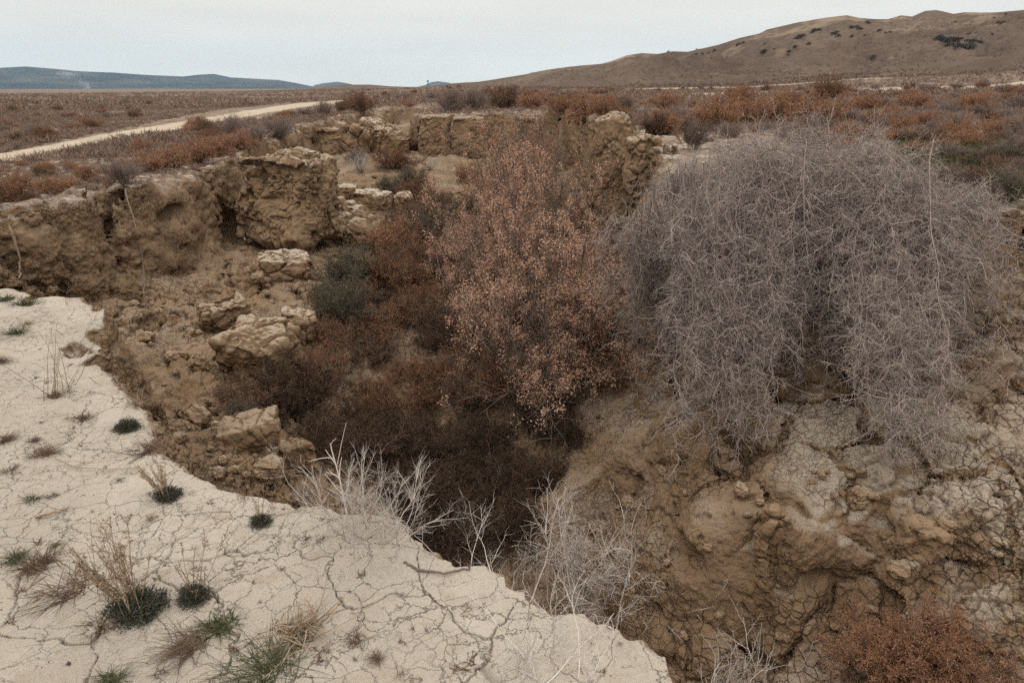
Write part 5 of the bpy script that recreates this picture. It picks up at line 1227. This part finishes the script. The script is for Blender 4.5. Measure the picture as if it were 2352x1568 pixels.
# dark bushes on the hillside
def hillbush(seed):
    rng = np.random.default_rng(seed); bt = Bits(); n = 240; u = nrm(rng.normal(size=(n, 3))); u[:, 2] = np.abs(u[:, 2]); C = u * (rng.random(n) ** .4)[:, None] * np.array([.5, .5, .6]) * (1 + .3 * vn(u[:, 0] * 2, u[:, 1] * 2, u[:, 2] * 2 + seed, 1, seed))[:, None]
    bt.leaves(C, .22, .05, rng, u); return [('bush', bt.mesh('hill_bush', M_HB))]
M_HB = plantmat('dark hill bush', (.050, .045, .042), (.10, .085, .078))
HBM = [hillbush(i) for i in range(3)]; rng = np.random.default_rng(3)
hp = [(1790, 146, 16), (1798, 143, 12), (1805, 147, 9), (1702, 196 - 23, 9), (2010, 108, 6), (2345, 70, 9)]
hp = [(1558 + x_ * .3375, y_ * .3375 + 1, w_) for x_, y_, w_ in [(410, 302, 10), (445, 290, 8), (250, 342, 8), (165, 365, 6), (125, 366, 4), (210, 356, 5), (590, 298, 5), (580, 352, 12), (595, 342, 8), (652, 332, 5), (755, 348, 8), (750, 375, 7), (800, 262, 10), (825, 250, 12), (850, 240, 10), (930, 210, 14), (960, 205, 12), (1060, 230, 14),
    (1080, 222, 12), (1090, 240, 10), (1180, 185, 12), (1215, 190, 14), (1240, 200, 12), (1180, 245, 8), (1370, 208, 9), (1440, 218, 7), (1270, 238, 5), (1330, 388, 12), (890, 298, 9), (800, 315, 10), (1410, 222, 6), (1780, 260, 18), (1810, 268, 18), (1850, 272, 18), (1890, 270, 16), (1920, 262, 12), (1850, 305, 18), (1890, 318, 24),
    (1930, 322, 24), (1970, 318, 22), (1990, 300, 14), (1980, 280, 16), (2010, 275, 12), (2050, 285, 12), (1980, 232, 10), (2030, 222, 5), (2180, 152, 8), (2200, 158, 7), (2150, 120, 5), (1885, 148, 5), (2130, 230, 8), (2230, 95, 5), (2210, 150, 8), (1285, 150, 8), (1300, 158, 7)]]
for k, (px, py, wp) in enumerate(hp):
    d_ = Vector(ray(px, py)).normalized(); h = HB.ray_cast(Vector((0, 0, CH)), d_)[0]
    if h is None: continue
    s_ = wp * 1.15 * (h.y * CP) / F; make('hill_bush', HBM[k % 3], (h.x, h.y, h.z - .2 * s_), 'dark bush dotted over the brown hillside', 'bush', 'dark bushes on the hillside', (s_, s_, s_ * .8), rng.uniform(0, 6))
print('plain', round(time.time() - T0, 1))
# ------------------------------------------------------------------ air
def haze():
    bm = Bits(); L_ = 8600.
    V = np.array([[a, b_, c] for a in (-L_, L_) for b_ in (-L_, L_) for c in (-60., 420.)])
    me = make_mesh('haze', V, np.array([[0, 1, 3, 2], [4, 6, 7, 5], [0, 4, 5, 1], [2, 3, 7, 6], [0, 2, 6, 4], [1, 5, 7, 3]]), None, None, smooth=False)
    m = bpy.data.materials.new('haze'); m.use_nodes = True; t = m.node_tree; t.nodes.clear(); o_ = t.nodes.new('ShaderNodeOutputMaterial'); v = t.nodes.new('ShaderNodeVolumePrincipled')
    v.inputs['Color'].default_value = (.40, .70, 1.0, 1); v.inputs['Density'].default_value = 4.4e-5; v.inputs['Anisotropy'].default_value = 0.0
    t.links.new(v.outputs[0], o_.inputs['Volume']); me.materials.append(m)
    tag(link('haze', me), 'thin bluish air between the bank and the far mountains', None, None, 'stuff')
haze()
def smoke():
    rng = np.random.default_rng(4); n, k = 26, 18; b0 = at(212, 220, Y=3700); t_ = np.linspace(0, 1, n); w_ = 3700 / F
    cx = b0[0] + (-8 * t_ - 44 * t_ ** 1.6) * w_ + 5 * w_ * vn(t_ * 5, 0 * t_, 0 * t_, 1, 4); cz = b0[2] + 50 * t_ * w_; rad = (3 + 17 * t_ ** .8) * w_
    a = np.linspace(0, 2 * np.pi, k + 1)[:-1]; A, T_ = np.meshgrid(a, t_); rr_ = rad[:, None] * (1 + .35 * vn(np.cos(A) * 1.5, np.sin(A) * 1.5, T_ * 6, 1, 8)) * np.clip(np.minimum(T_ * 30 + .02, (1 - T_) * 8 + .02), 0, 1)
    P = np.stack([cx[:, None] + rr_ * np.cos(A), b0[1] + rr_ * np.sin(A), cz[:, None] + .3 * rr_ * np.sin(A * 2) * 0 + 0 * A], -1).reshape(-1, 3)
    i = np.arange(n - 1)[:, None]; j = np.arange(k)[None]; j2 = (j + 1) % k
    q = np.stack([i * k + j, i * k + j2, (i + 1) * k + j2, (i + 1) * k + j], -1).reshape(-1, 4)
    P = np.concatenate([P, [[cx[0], b0[1], cz[0]], [cx[-1], b0[1], cz[-1]]]]); m0 = n * k
    tr_ = np.concatenate([np.stack([np.full(k, m0), j2[0], j[0]], 1), np.stack([np.full(k, m0 + 1), (n - 1) * k + j[0], (n - 1) * k + j2[0]], 1)])
    me = make_mesh('smoke', P, q, tr_); m = bpy.data.materials.new('smoke'); m.use_nodes = True; t = m.node_tree; t.nodes.clear(); o_ = t.nodes.new('ShaderNodeOutputMaterial'); v = t.nodes.new('ShaderNodeVolumePrincipled'); nb = NB(t)
    v.inputs['Color'].default_value = (.86, .90, .95, 1); nb.l(nb.mul(nb.rng(nb.noise(.016, 4), .42, .68), .010), v.inputs['Density']); nb.l(v.outputs[0], o_.inputs['Volume']); me.materials.append(m)
    tag(link('smoke', me), 'thin pale smoke drifting up before the blue mountains', None, None, 'stuff')
smoke()
print('done', round(time.time() - T0, 1))
